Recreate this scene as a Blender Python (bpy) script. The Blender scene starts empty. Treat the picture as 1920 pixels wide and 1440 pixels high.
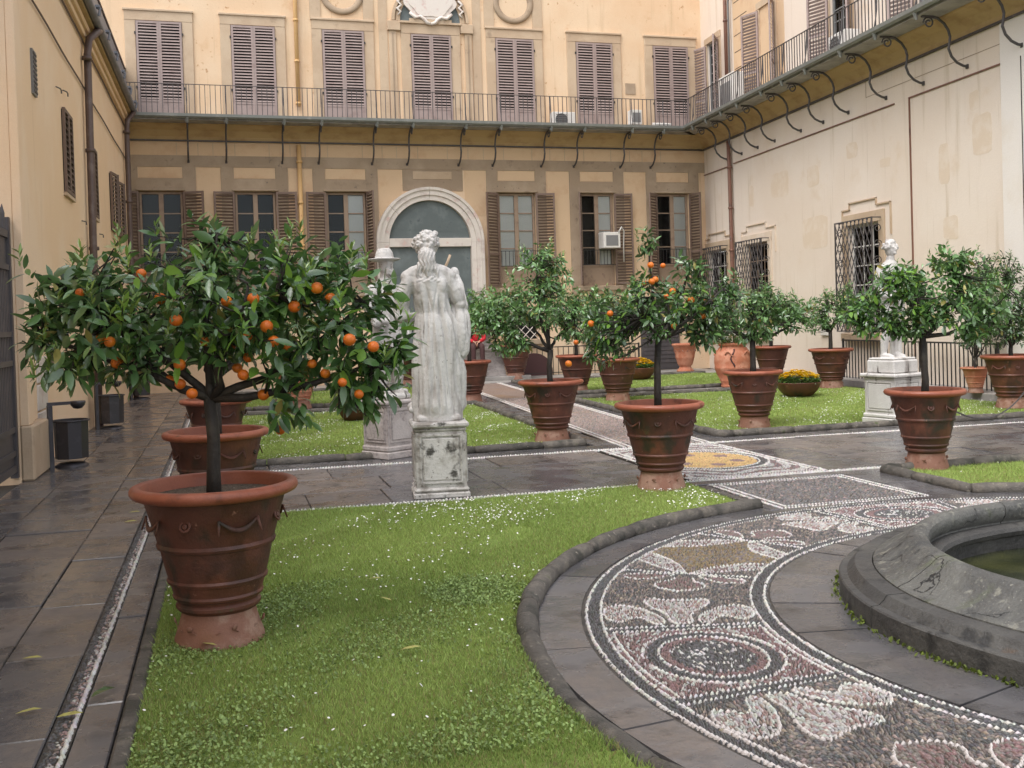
import bpy, bmesh, math, random
import numpy as np
from mathutils import Vector, Matrix
PI = math.pi
rnd = random.Random(7)
rng = np.random.default_rng(11)
scene = bpy.context.scene
COL = scene.collection

# ------------------------------------------------------------------ camera
YAW, PITCH, ROLL = 0.262590, math.radians(1.0), 0.031
EYE = Vector((0, 0, 1.65))
fw = Vector((math.sin(YAW), math.cos(YAW), 0)); rt = Vector((math.cos(YAW), -math.sin(YAW), 0)); up = Vector((0, 0, 1))
f2 = fw * math.cos(PITCH) - up * math.sin(PITCH); u2 = up * math.cos(PITCH) + fw * math.sin(PITCH)
r3 = rt * math.cos(ROLL) - u2 * math.sin(ROLL); u3 = u2 * math.cos(ROLL) + rt * math.sin(ROLL)
cam = bpy.data.cameras.new('camera'); camo = bpy.data.objects.new('camera', cam); COL.objects.link(camo)
camo.matrix_world = Matrix(((r3.x, u3.x, -f2.x, EYE.x), (r3.y, u3.y, -f2.y, EYE.y), (r3.z, u3.z, -f2.z, EYE.z), (0, 0, 0, 1)))
cam.sensor_width = 36; cam.lens = 37.5; cam.shift_y = -0.04545; cam.clip_end = 500; cam.clip_start = 0.05
scene.camera = camo

# ------------------------------------------------------------------ sky, sun, exposure
SUN_EL, SUN_AZ = math.radians(60), math.radians(232)      # azimuth of the sun, clockwise from +Y
W = bpy.data.worlds.new('World'); scene.world = W; W.use_nodes = True
nt = W.node_tree; nt.nodes.clear()
sky = nt.nodes.new('ShaderNodeTexSky'); sky.sky_type = 'NISHITA'; sky.sun_disc = False
sky.sun_elevation = SUN_EL; sky.sun_rotation = SUN_AZ; sky.dust_density = 2.0; sky.air_density = 1.0; sky.ozone_density = 0.5
hsv = nt.nodes.new('ShaderNodeHueSaturation'); hsv.inputs['Saturation'].default_value = 0.26
bg = nt.nodes.new('ShaderNodeBackground'); bg.inputs['Strength'].default_value = 0.15
wo = nt.nodes.new('ShaderNodeOutputWorld')
nt.links.new(sky.outputs[0], hsv.inputs['Color']); nt.links.new(hsv.outputs[0], bg.inputs['Color']); nt.links.new(bg.outputs[0], wo.inputs['Surface'])
sl = bpy.data.lights.new('sun', 'SUN'); sl.energy = 0.9; sl.angle = math.radians(40); sl.color = (1.0, 0.97, 0.94)
so = bpy.data.objects.new('sun', sl); COL.objects.link(so)
sd = Vector((math.sin(SUN_AZ) * math.cos(SUN_EL), math.cos(SUN_AZ) * math.cos(SUN_EL), math.sin(SUN_EL)))
so.rotation_euler = sd.to_track_quat('Z', 'Y').to_euler()
vs = scene.view_settings; vs.view_transform = 'Standard'; vs.look = 'None'; vs.gamma = 1; vs.exposure = 1.18; vs.use_curve_mapping = False
scene.cycles.max_bounces = 5; scene.cycles.diffuse_bounces = 3; scene.cycles.glossy_bounces = 2; scene.cycles.transparent_max_bounces = 8

# ------------------------------------------------------------------ materials
def srgb(r, g, b):
    f = lambda c: (c / 255 / 12.92) if c / 255 <= 0.04045 else ((c / 255 + 0.055) / 1.055) ** 2.4
    return (f(r), f(g), f(b), 1)
MATS = {}
def mat(name, col, layers=(), rough=0.8, rough2=None, rscale=2.0, bump=0.0, bscale=60.0, metallic=0.0, spec=0.5, coords='pos', objvar=0.0, attr=False, fine=0.06, fscale=120.0, trans=0.0, cracks=0.0):
    """noise layers: (colour, scale, lo, hi, stretch) mixed over the base colour one after the other"""
    m = bpy.data.materials.new(name); m.use_nodes = True; MATS[name] = m
    t = m.node_tree; N = t.nodes; L = t.links; b = N['Principled BSDF']
    b.inputs['Roughness'].default_value = rough; b.inputs['Metallic'].default_value = metallic; b.inputs['Specular IOR Level'].default_value = spec
    if coords == 'pos':
        src = N.new('ShaderNodeNewGeometry').outputs['Position']
    else:
        src = N.new('ShaderNodeTexCoord').outputs['Object']
        if objvar:
            oi = N.new('ShaderNodeObjectInfo'); ad = N.new('ShaderNodeVectorMath'); ad.operation = 'MULTIPLY_ADD'
            cb = N.new('ShaderNodeCombineXYZ')
            for i in range(3): L.new(oi.outputs['Random'], cb.inputs[i])
            L.new(cb.outputs[0], ad.inputs[0]); ad.inputs[1].default_value = (37, 53, 71); L.new(src, ad.inputs[2]); src = ad.outputs[0]
    def noise(scale, stretch=None, detail=5.0, rg=0.6):
        s = src
        if stretch:
            mp = N.new('ShaderNodeMapping'); mp.inputs['Scale'].default_value = stretch; L.new(src, mp.inputs['Vector']); s = mp.outputs[0]
        n = N.new('ShaderNodeTexNoise'); n.inputs['Scale'].default_value = scale; n.inputs['Detail'].default_value = detail; n.inputs['Roughness'].default_value = rg
        L.new(s, n.inputs['Vector']); return n.outputs['Fac']
    def ramp(sock, lo, hi):
        r = N.new('ShaderNodeMapRange'); r.inputs['From Min'].default_value = lo; r.inputs['From Max'].default_value = hi; r.interpolation_type = 'SMOOTHSTEP'
        L.new(sock, r.inputs['Value']); return r.outputs[0]
    def mix(fac, a, c, mode='MIX'):
        x = N.new('ShaderNodeMix'); x.data_type = 'RGBA'; x.blend_type = mode
        if isinstance(fac, float): x.inputs['Factor'].default_value = fac
        else: L.new(fac, x.inputs['Factor'])
        for s, v in ((6, a), (7, c)):
            if isinstance(v, tuple): x.inputs[s].default_value = v
            else: L.new(v, x.inputs[s])
        return x.outputs[2]
    c = tuple(col) if len(col) == 4 else (*col, 1)
    if attr:
        at = N.new('ShaderNodeVertexColor'); at.layer_name = 'Col'; c = at.outputs['Color']
    for ly in layers:
        lc, sc, lo, hi = ly[:4]; st = ly[4] if len(ly) > 4 else None
        lc = tuple(lc) if len(lc) == 4 else (*lc, 1)
        c = mix(ramp(noise(sc, st), lo, hi), c, lc)
    if cracks:
        vo = N.new('ShaderNodeTexVoronoi'); vo.feature = 'DISTANCE_TO_EDGE'; vo.inputs['Scale'].default_value = cracks
        wn = N.new('ShaderNodeTexNoise'); wn.inputs['Scale'].default_value = cracks * 2.2; wn.inputs['Detail'].default_value = 5; L.new(src, wn.inputs['Vector'])
        wv = N.new('ShaderNodeVectorMath'); wv.operation = 'MULTIPLY_ADD'; wv.inputs[1].default_value = (.5, .5, .5); L.new(wn.outputs['Color'], wv.inputs[0]); L.new(src, wv.inputs[2]); L.new(wv.outputs[0], vo.inputs['Vector'])
        cm = ramp(vo.outputs['Distance'], .010, .004); gate_ = ramp(noise(cracks * .9, None, 2.0), .50, .56); mu_ = N.new('ShaderNodeMath'); mu_.operation = 'MULTIPLY'; L.new(cm, mu_.inputs[0]); L.new(gate_, mu_.inputs[1])
        c = mix(mu_.outputs[0], c, (.012, .011, .010, 1))
    if fine:
        g = ramp(noise(fscale, None, 2.0), 0.3, 0.7)
        mm = N.new('ShaderNodeMapRange'); mm.inputs['To Min'].default_value = 1 - fine; mm.inputs['To Max'].default_value = 1 + fine; L.new(g, mm.inputs['Value'])
        cb2 = N.new('ShaderNodeCombineXYZ')
        for i in range(3): L.new(mm.outputs[0], cb2.inputs[i])
        c = mix(1.0, c, cb2.outputs[0], 'MULTIPLY')
    if objvar:
        oi = N.new('ShaderNodeObjectInfo'); hs = N.new('ShaderNodeHueSaturation')
        mr = N.new('ShaderNodeMapRange'); mr.inputs['To Min'].default_value = 1 - objvar; mr.inputs['To Max'].default_value = 1 + objvar; L.new(oi.outputs['Random'], mr.inputs['Value'])
        L.new(mr.outputs[0], hs.inputs['Value'])
        if isinstance(c, tuple): hs.inputs['Color'].default_value = c
        else: L.new(c, hs.inputs['Color'])
        c = hs.outputs[0]
    if isinstance(c, tuple): b.inputs['Base Color'].default_value = c
    else: L.new(c, b.inputs['Base Color'])
    if rough2 is not None:
        r = N.new('ShaderNodeMapRange'); r.inputs['From Min'].default_value = 0.38; r.inputs['From Max'].default_value = 0.62
        r.inputs['To Min'].default_value = rough; r.inputs['To Max'].default_value = rough2
        L.new(noise(rscale, None, 4.0), r.inputs['Value']); L.new(r.outputs[0], b.inputs['Roughness'])
    if bump:
        bn = N.new('ShaderNodeBump'); bn.inputs['Strength'].default_value = 1.0; bn.inputs['Distance'].default_value = bump
        L.new(noise(bscale, None, 6.0, 0.65), bn.inputs['Height']); L.new(bn.outputs[0], b.inputs['Normal'])
    if trans:
        tb = N.new('ShaderNodeBsdfTranslucent'); ms = N.new('ShaderNodeMixShader'); ms.inputs[0].default_value = trans
        if isinstance(c, tuple): tb.inputs['Color'].default_value = c
        else: L.new(c, tb.inputs['Color'])
        L.new(b.outputs[0], ms.inputs[1]); L.new(tb.outputs[0], ms.inputs[2]); L.new(ms.outputs[0], N['Material Output'].inputs['Surface'])
    return m
Z4 = (1, 1, 0.22)
mat('stucco_back', srgb(219, 188, 154), [(srgb(224, 198, 167), 0.5, .42, .66), (srgb(212, 178, 142), 1.7, .60, .75), (srgb(184, 142, 104), 6.0, .64, .74), (srgb(202, 174, 140), 1.1, .56, .78, (3, 3, .25)), (srgb(190, 160, 126), 2.2, .62, .76, (4, 4, .10))], rough=.92, bump=.004, bscale=25)
mat('stucco_left', srgb(232, 200, 164), [(srgb(235, 207, 176), 0.6, .4, .65), (srgb(208, 174, 138), 1.2, .6, .8, (2, 2, .3)), (srgb(184, 156, 126), 3.0, .68, .8, (2, 2, .3))], rough=.92, bump=.004, bscale=25)
mat('stucco_right', srgb(222, 206, 190), [(srgb(226, 212, 198), 0.45, .4, .65), (srgb(216, 196, 174), 1.0, .58, .78), (srgb(202, 184, 162), 1.4, .56, .78, (3, 3, .22)), (srgb(190, 172, 152), 2.6, .63, .77, (4, 4, .10))], rough=.92, bump=.003, bscale=25)
mat('stucco_patch', srgb(217, 198, 177), [(srgb(222, 206, 189), 3.0, .45, .65)], rough=.92, bump=.003, bscale=25)
mat('stucco_pale', srgb(228, 220, 212), [(srgb(222, 211, 198), 0.8, .5, .7)], rough=.92, bump=.003, bscale=25)
mat('ochre_panel', srgb(212, 182, 148), [(srgb(204, 170, 136), 2.0, .5, .7)], rough=.92, bump=.003, bscale=25)
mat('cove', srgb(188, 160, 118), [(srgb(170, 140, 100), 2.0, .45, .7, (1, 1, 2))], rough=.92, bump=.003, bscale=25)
mat('sandstone', srgb(158, 138, 116), [(srgb(172, 152, 130), 1.2, .4, .65), (srgb(136, 118, 100), 3.0, .58, .75), (srgb(120, 106, 92), 9.0, .62, .74)], rough=.9, bump=.004, bscale=45, objvar=.05, coords='pos')
mat('sandstone_pale', srgb(186, 162, 136), [(srgb(196, 174, 148), 1.2, .4, .65), (srgb(164, 142, 120), 3.0, .58, .75)], rough=.9, bump=.004, bscale=45, coords='pos')
mat('marble_trim', srgb(216, 206, 196), [(srgb(196, 182, 174), 2.5, .5, .7), (srgb(206, 176, 166), 5, .58, .74)], rough=.6, bump=.002, bscale=30)
mat('slate_panel', srgb(96, 104, 104), [(srgb(116, 124, 124), 2.0, .45, .7), (srgb(74, 82, 84), 4.0, .58, .75)], rough=.7, bump=.002, bscale=30)
mat('shutter_pale', srgb(158, 140, 134), [(srgb(146, 127, 121), 4, .5, .7)], rough=.6, objvar=.05, fine=.05)
mat('shutter_brown', srgb(118, 98, 86), [(srgb(104, 84, 72), 4, .5, .7), (srgb(134, 114, 102), 9, .6, .75)], rough=.65, objvar=.08, fine=.06)
mat('dark_void', srgb(26, 26, 26), rough=.9, fine=0)  # near-black colour standing in for the shade of unlit depth
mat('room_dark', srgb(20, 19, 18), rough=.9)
mat('curtain', srgb(232, 226, 220), rough=.9, fine=.03)
mat('window_wood', srgb(150, 128, 108), [(srgb(128, 106, 90), 6, .5, .7)], rough=.6)
mat('iron', srgb(84, 80, 80), [(srgb(104, 98, 96), 6, .5, .7), (srgb(78, 62, 52), 12, .62, .75)], rough=.55, metallic=.3)
mat('iron_dark', srgb(52, 50, 50), [(srgb(70, 60, 54), 10, .55, .75)], rough=.5, metallic=.3)
mat('gutter_green', srgb(132, 134, 130), [(srgb(150, 150, 146), 4, .5, .7)], rough=.5, metallic=.3)
mat('sheet_lead', srgb(122, 122, 128), [(srgb(138, 138, 144), 3, .5, .7)], rough=.5, metallic=.15)
mat('copper_pipe', srgb(132, 96, 82), [(srgb(104, 78, 70), 5, .5, .7), (srgb(150, 146, 142), 7, .66, .74)], rough=.5, metallic=.3)
mat('brown_pipe', srgb(96, 80, 74), [(srgb(112, 98, 92), 5, .5, .7)], rough=.5, metallic=.2)
mat('ochre_pipe', srgb(206, 166, 112), [(srgb(176, 130, 88), 6, .6, .75)], rough=.7)
mat('white_plastic', srgb(216, 212, 206), [(srgb(198, 194, 188), 4, .55, .75)], rough=.45)
mat('grey_plastic', srgb(120, 120, 120), rough=.5)
mat('ac_black', srgb(28, 28, 30), rough=.5)
mat('gate_paint', srgb(84, 80, 82), [(srgb(96, 90, 90), 3, .5, .7)], rough=.5, metallic=.2)
mat('bin_metal', srgb(72, 70, 74), [(srgb(88, 86, 90), 6, .5, .7)], rough=.4, metallic=.5)
mat('wet_slab', srgb(92, 90, 92), [(srgb(104, 99, 97), 1.3, .48, .62), (srgb(70, 69, 72), 2.6, .52, .66), (srgb(112, 98, 82), 4.0, .68, .76)], rough=.07, rough2=.38, rscale=3.0, bump=.003, bscale=11, spec=.7, objvar=.16)
mat('wet_slab_brown', srgb(108, 100, 96), [(srgb(96, 91, 90), 1.6, .45, .62), (srgb(72, 70, 70), 3.2, .54, .68), (srgb(138, 120, 94), 3.4, .66, .75), (srgb(82, 84, 68), 2.2, .67, .77)], rough=.14, rough2=.5, rscale=2.6, bump=.005, bscale=14, spec=.55, objvar=.2)
mat('paving_bed', srgb(58, 54, 50), [(srgb(70, 72, 52), 6, .58, .7)], rough=.7, bump=.004, bscale=50)
mat('grey_paving', srgb(150, 146, 142), [(srgb(128, 124, 120), 2, .45, .65), (srgb(166, 160, 154), 5, .55, .7)], rough=.3, rough2=.6, bump=.002, bscale=30, objvar=.06)
mat('kerb_stone', srgb(86, 81, 75), [(srgb(106, 99, 90), 7, .48, .64), (srgb(62, 60, 54), 5, .50, .66), (srgb(140, 132, 120), 22, .62, .70), (srgb(70, 78, 48), 7, .62, .74)], rough=.75, bump=.022, bscale=16, objvar=.12)
mat('basin_stone', srgb(84, 83, 80), [(srgb(102, 101, 96), 2.0, .45, .62), (srgb(66, 66, 65), 3.6, .5, .66), (srgb(92, 98, 70), 2.8, .58, .74), (srgb(128, 126, 116), 11, .58, .68), (srgb(140, 138, 128), 60, .62, .70), (srgb(48, 48, 46), 7, .64, .72)], rough=.40, rough2=.72, rscale=5, bump=.022, bscale=13, cracks=1.6)
mat('basin_plinth', srgb(68, 66, 64), [(srgb(86, 84, 80), 3, .45, .65), (srgb(48, 47, 46), 6, .50, .68), (srgb(98, 76, 56), 4, .66, .80, (1, 1, 3))], rough=.4, rough2=.7, bump=.016, bscale=16)
mat('mortar_bed', srgb(72, 66, 60), [(srgb(56, 52, 48), 8, .45, .65)], rough=.75, bump=.004, bscale=80)
mat('pebble', (1, 1, 1), rough=.38, attr=True, fine=.05, spec=.5)
mat('pebble_field', srgb(128, 108, 98), [(srgb(150, 134, 124), 55, .45, .6), (srgb(88, 78, 76), 42, .55, .68), (srgb(140, 112, 86), 1.5, .5, .7)], rough=.5, bump=.01, bscale=60)
mat('soil', srgb(112, 130, 58), [(srgb(122, 140, 62), 2.0, .45, .65), (srgb(100, 90, 58), 5.0, .62, .75)], rough=.95, bump=.01, bscale=50)
mat('grass', (1, 1, 1), rough=.55, attr=True, fine=0, spec=.3, trans=.25)
mat('petal', srgb(236, 234, 228), rough=.7, fine=0)
mat('terracotta', srgb(88, 51, 39), [(srgb(110, 65, 49), 3.0, .48, .68), (srgb(68, 41, 32), 2.4, .48, .66), (srgb(50, 42, 32), 3.4, .54, .68, (1, 1, .7)), (srgb(150, 108, 90), 14, .67, .76), (srgb(150, 128, 116), 4.5, .68, .78), (srgb(74, 68, 44), 6.5, .66, .75)], rough=.42, rough2=.75, rscale=4, bump=.004, bscale=40, coords='obj', objvar=.10)
mat('terracotta_rim', srgb(142, 78, 56), [(srgb(154, 90, 68), 4.0, .42, .62), (srgb(112, 64, 48), 5, .54, .7), (srgb(92, 74, 56), 9, .64, .75)], rough=.35, rough2=.65, rscale=4, bump=.003, bscale=40, coords='obj', objvar=.08)
mat('terracotta_base', srgb(130, 90, 74), [(srgb(150, 118, 102), 6, .45, .62), (srgb(126, 86, 66), 4, .55, .7)], rough=.7, bump=.004, bscale=40, coords='obj', objvar=.08)
mat('terracotta_pale', srgb(170, 104, 76), [(srgb(186, 130, 104), 4, .42, .62), (srgb(146, 86, 64), 5, .56, .7)], rough=.7, bump=.004, bscale=40, coords='obj', objvar=.06)
mat('pot_soil', srgb(104, 88, 72), [(srgb(58, 48, 40), 60, .45, .6), (srgb(150, 138, 122), 90, .56, .66)], rough=.9, bump=.012, bscale=70)
mat('bark', srgb(46, 40, 35), [(srgb(62, 56, 48), 14, .48, .66), (srgb(32, 28, 25), 9, .5, .7, (1, 1, .3))], rough=.7, bump=.006, bscale=50, coords='obj')
mat('leaf', (1, 1, 1), rough=.28, attr=True, fine=.0, spec=1.0, trans=.14)
mat('leaf_dark', srgb(52, 80, 42), [(srgb(62, 94, 48), 6, .45, .65)], rough=.26, fine=0, spec=1.0, trans=.10, objvar=.18)
mat('leaf_mid', srgb(70, 104, 52), [(srgb(84, 118, 58), 6, .45, .65)], rough=.27, fine=0, spec=1.0, trans=.12, objvar=.18)
mat('leaf_new', srgb(112, 152, 58), rough=.4, fine=0, spec=.5, trans=.3, objvar=.15)
mat('orange_skin', srgb(208, 104, 24), [(srgb(220, 128, 36), 5, .45, .65)], rough=.4, bump=.002, bscale=160, coords='obj', objvar=.08)
mat('statue_marble', srgb(192, 188, 184), [(srgb(204, 201, 197), 2.2, .42, .64), (srgb(146, 139, 134), 6.0, .52, .70, (1, 1, .16)), (srgb(84, 78, 74), 11.0, .61, .71, (1, 1, .16)), (srgb(136, 128, 122), 34, .64, .72)], rough=.75, bump=.006, bscale=38)
mat('statue_stone', srgb(186, 181, 176), [(srgb(202, 198, 194), 3.0, .40, .62), (srgb(140, 133, 126), 5.0, .50, .68), (srgb(74, 71, 66), 6.0, .54, .66), (srgb(110, 104, 98), 30, .60, .70)], rough=.8, bump=.008, bscale=34)
mat('statue_grey', srgb(176, 166, 162), [(srgb(150, 142, 140), 30, .48, .62), (srgb(190, 182, 178), 4.0, .45, .62)], rough=.8, bump=.006, bscale=50)
mat('skin', srgb(196, 150, 124), rough=.6)
mat('red_cloth', srgb(190, 30, 44), rough=.8)
mat('white_cloth', srgb(224, 220, 218), rough=.8)
mat('brown_cloth', srgb(72, 46, 46), rough=.85)
mat('hair_dark', srgb(34, 28, 26), rough=.6)
mat('yellow_petal', srgb(232, 194, 30), [(srgb(222, 160, 20), 12, .55, .7)], rough=.6, fine=0)
mat('dry_leaf', srgb(176, 172, 96), [(srgb(150, 140, 80), 20, .5, .65)], rough=.6)
mat('wood_brown', srgb(110, 76, 54), rough=.7)
def glassmat():
    m = bpy.data.materials.new('window_glass'); m.use_nodes = True; MATS['glass'] = m
    t = m.node_tree; N = t.nodes; L = t.links; N.remove(N['Principled BSDF'])
    tr = N.new('ShaderNodeBsdfTransparent'); tr.inputs[0].default_value = (.93, .95, .95, 1)
    gl = N.new('ShaderNodeBsdfGlossy'); gl.inputs['Roughness'].default_value = .04; gl.inputs[0].default_value = (.4, .42, .44, 1)
    fr = N.new('ShaderNodeFresnel'); fr.inputs['IOR'].default_value = 1.38
    ms = N.new('ShaderNodeMixShader'); L.new(fr.outputs[0], ms.inputs[0]); L.new(tr.outputs[0], ms.inputs[1]); L.new(gl.outputs[0], ms.inputs[2])
    L.new(ms.outputs[0], N['Material Output'].inputs['Surface'])
glassmat()
def watermat():
    m = mat('pool_water', srgb(44, 48, 30), [(srgb(64, 66, 38), 2.0, .45, .65)], rough=.06, bump=.004, bscale=9, spec=.6, fine=0)
watermat()

# ------------------------------------------------------------------ mesh helpers
def np_mesh(name, V, F, col=None, smooth=False):
    V = np.ascontiguousarray(V, dtype=np.float32); F = np.ascontiguousarray(F, dtype=np.int32)
    me = bpy.data.meshes.new(name); me.vertices.add(len(V)); me.vertices.foreach_set('co', V.ravel())
    m, k = F.shape
    me.loops.add(m * k); me.loops.foreach_set('vertex_index', F.ravel())
    me.polygons.add(m); me.polygons.foreach_set('loop_start', np.arange(0, m * k, k, dtype=np.int32))
    if smooth: me.polygons.foreach_set('use_smooth', np.ones(m, dtype=bool))
    me.update(calc_edges=True)
    if col is not None:
        a = me.color_attributes.new('Col', 'FLOAT_COLOR', 'POINT')
        c = np.ones((len(V), 4), dtype=np.float32); c[:, :3] = col; a.data.foreach_set('color', c.ravel())
    return me
def link(name, me, parent=None, loc=None):
    o = bpy.data.objects.new(name, me); COL.objects.link(o)
    if parent is not None: o.parent = parent
    if loc is not None: o.location = loc
    return o
def tag(o, label=None, cat=None, group=None, kind=None):
    if label: o['label'] = label
    if cat: o['category'] = cat
    if group: o['group'] = group
    if kind: o['kind'] = kind
    return o
def empty(name, loc=(0, 0, 0), rz=0.0):
    o = bpy.data.objects.new(name, None); o.empty_display_size = .2; COL.objects.link(o); o.location = loc; o.rotation_euler = (0, 0, rz); return o
class MB:
    def __init__(s): s.v = []; s.f = []
    def add(s, V, F):
        n = len(s.v); s.v += [tuple(p) for p in V]; s.f += [tuple(i + n for i in q) for q in F]; return s
    def box(s, x0, x1, y0, y1, z0, z1):
        return s.add([(x0, y0, z0), (x1, y0, z0), (x1, y1, z0), (x0, y1, z0), (x0, y0, z1), (x1, y0, z1), (x1, y1, z1), (x0, y1, z1)],
                     [(0, 3, 2, 1), (4, 5, 6, 7), (0, 1, 5, 4), (1, 2, 6, 5), (2, 3, 7, 6), (3, 0, 4, 7)])
    def cbox(s, x0, x1, y0, y1, z0, z1, c=.01):
        V = []; X = (x0, x1); Y = (y0, y1); Zs = (z0, z1); idx = {}
        for i in (0, 1):
            for j in (0, 1):
                for k in (0, 1):
                    sx, sy, sz = (c, -c)[i], (c, -c)[j], (c, -c)[k]
                    for a, p in enumerate(((X[i], Y[j] + sy, Zs[k] + sz), (X[i] + sx, Y[j], Zs[k] + sz), (X[i] + sx, Y[j] + sy, Zs[k]))):
                        idx[i, j, k, a] = len(V); V.append(p)
        I = idx; F = []
        for i in (0, 1):
            q = [I[i, 0, 0, 0], I[i, 1, 0, 0], I[i, 1, 1, 0], I[i, 0, 1, 0]]; F.append(q if i else q[::-1])
            q = [I[0, i, 0, 1], I[0, i, 1, 1], I[1, i, 1, 1], I[1, i, 0, 1]]; F.append(q if i else q[::-1])
            q = [I[0, 0, i, 2], I[1, 0, i, 2], I[1, 1, i, 2], I[0, 1, i, 2]]; F.append(q if i else q[::-1])
        for i in (0, 1):
            for j in (0, 1):
                F.append([I[i, j, 0, 0], I[i, j, 1, 0], I[i, j, 1, 1], I[i, j, 0, 1]][::(1 if i == j else -1)])
                F.append([I[i, 0, j, 2], I[i, 1, j, 2], I[i, 1, j, 0], I[i, 0, j, 0]][::(1 if i == j else -1)])
                F.append([I[0, i, j, 1], I[1, i, j, 1], I[1, i, j, 2], I[0, i, j, 2]][::(1 if i == j else -1)])
        for i in (0, 1):
            for j in (0, 1):
                for k in (0, 1):
                    q = [I[i, j, k, 0], I[i, j, k, 1], I[i, j, k, 2]]; F.append(q if (i + j + k) % 2 else q[::-1])
        return s.add(V, F)
    def tube(s, pts, rad, n=6, cap=True, closed=False):
        P = [Vector(p) for p in pts]; m = len(P)
        R = rad if isinstance(rad, (list, tuple)) else [rad] * m
        T = []
        for i in range(m):
            a = P[(i - 1) % m] if (closed or i > 0) else P[i]; b = P[(i + 1) % m] if (closed or i < m - 1) else P[i]
            d = (b - a); T.append(d.normalized() if d.length > 1e-9 else Vector((0, 0, 1)))
        u = T[0].orthogonal().normalized(); V = []
        for i in range(m):
            u = (u - T[i] * u.dot(T[i]))
            u = u.normalized() if u.length > 1e-6 else T[i].orthogonal().normalized()
            w = T[i].cross(u)
            for k in range(n):
                a = 2 * PI * k / n; V.append(P[i] + (u * math.cos(a) + w * math.sin(a)) * R[i])
        F = []
        for i in range(m if closed else m - 1):
            j = (i + 1) % m
            for k in range(n): F.append((i * n + k, i * n + (k + 1) % n, j * n + (k + 1) % n, j * n + k))
        if cap and not closed: F.append(tuple(range(n))[::-1]); F.append(tuple((m - 1) * n + k for k in range(n)))
        return s.add(V, F)
    def lathe(s, prof, n=32, c=(0, 0, 0), capb=False, capt=False):
        V = []; F = []; m = len(prof)
        for r, z in prof:
            for k in range(n):
                a = 2 * PI * k / n; V.append((c[0] + r * math.cos(a), c[1] + r * math.sin(a), c[2] + z))
        for i in range(m - 1):
            for k in range(n): F.append((i * n + k, i * n + (k + 1) % n, (i + 1) * n + (k + 1) % n, (i + 1) * n + k))
        if capb: F.append(tuple(range(n))[::-1])
        if capt: F.append(tuple((m - 1) * n + k for k in range(n)))
        return s.add(V, F)
    def ball(s, c, r, nu=10, nv=6):
        rx, ry, rz = r if isinstance(r, (tuple, list)) else (r, r, r)
        V = [(c[0], c[1], c[2] - rz)]
        for j in range(1, nv):
            p = -PI / 2 + PI * j / nv
            for i in range(nu):
                a = 2 * PI * i / nu; V.append((c[0] + rx * math.cos(p) * math.cos(a), c[1] + ry * math.cos(p) * math.sin(a), c[2] + rz * math.sin(p)))
        V.append((c[0], c[1], c[2] + rz)); F = []
        for i in range(nu): F.append((0, 1 + (i + 1) % nu, 1 + i))
        for j in range(nv - 2):
            for i in range(nu): a = 1 + j * nu; F.append((a + i, a + (i + 1) % nu, a + nu + (i + 1) % nu, a + nu + i))
        e = len(V) - 1; a = 1 + (nv - 2) * nu
        for i in range(nu): F.append((a + i, a + (i + 1) % nu, e))
        return s.add(V, F)
    def prism(s, poly, h0, h1, plane='xy'):
        n = len(poly)
        if plane == 'xy': A = [(p[0], p[1], h0) for p in poly]; B = [(p[0], p[1], h1) for p in poly]
        else: A = [(p[0], h0, p[1]) for p in poly]; B = [(p[0], h1, p[1]) for p in poly]
        F = [tuple(range(n))[::-1], tuple(range(n, 2 * n))] + [(i, (i + 1) % n, n + (i + 1) % n, n + i) for i in range(n)]
        return s.add(A + B, F)
    def mesh(s, name, m, smooth=False):
        me = bpy.data.meshes.new(name); me.from_pydata(s.v, [], s.f)
        if smooth: me.polygons.foreach_set('use_smooth', [True] * len(me.polygons))
        me.materials.append(MATS[m]); me.update(); return me
    def build(s, name, m, parent=None, smooth=False, loc=None):
        return link(name, s.mesh(name, m, smooth), parent, loc)
def crisp(o, deg=32):
    o.data.set_sharp_from_angle(angle=math.radians(deg)); return o
def fixnormals(me):
    bm = bmesh.new(); bm.from_mesh(me); bmesh.ops.recalc_face_normals(bm, faces=bm.faces); bm.to_mesh(me); bm.free()
# ------------------------------------------------------------------ ground, paths, kerbs
CX, CY = 5.09, 4.51            # fountain centre
RK, RO, RI, RB = 3.71, 3.405, 2.357, 1.95   # kerb, mosaic outer, mosaic inner, basin foot
tag(MB().add([(-120, -120, -.035), (120, -120, -.035), (120, 120, -.035), (-120, 120, -.035)], [(0, 1, 2, 3)]).build('ground', 'paving_bed'), kind='structure')
def slab(parent, x0, x1, y0, y1, m, z=0.0, gap=.004, th=.03):
    cx, cy = (x0 + x1) / 2, (y0 + y1) / 2; hx, hy = (x1 - x0) / 2 - gap, (y1 - y0) / 2 - gap
    o = MB().cbox(-hx, hx, -hy, hy, -th, 0, .006).build('slab', m, parent, loc=(cx, cy, z + rnd.uniform(-.004, .004)))
    o.rotation_euler = (rnd.uniform(-.004, .004), rnd.uniform(-.005, .005), 0); return o
def slab_rows(parent, rows, y0, y1, m, lo, hi, along='y', z=0.0, alt=None):
    for a, b in rows:
        y = y0 - rnd.uniform(0, lo * .6)
        while y < y1:
            l = rnd.uniform(lo, hi); e = min(y + l, y1)
            if e - max(y, y0) > .12:
                mm = m if alt is None or rnd.random() < .6 else alt
                if along == 'y': slab(parent, a, b, max(y, y0), e, mm, z)
                else: slab(parent, max(y, y0), e, a, b, mm, z)
            y = e
side_path = tag(empty('side_path'), kind='structure')
slab_rows(side_path, [(-2.25, -1.80), (-1.80, -1.13), (-1.13, -.755)], 1.0, 29.2, 'wet_slab_brown', .75, 1.5, alt='wet_slab')
slab_rows(side_path, [(-.655, -.49)], 1.0, 29.2, 'wet_slab', 1.1, 1.9)
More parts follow.
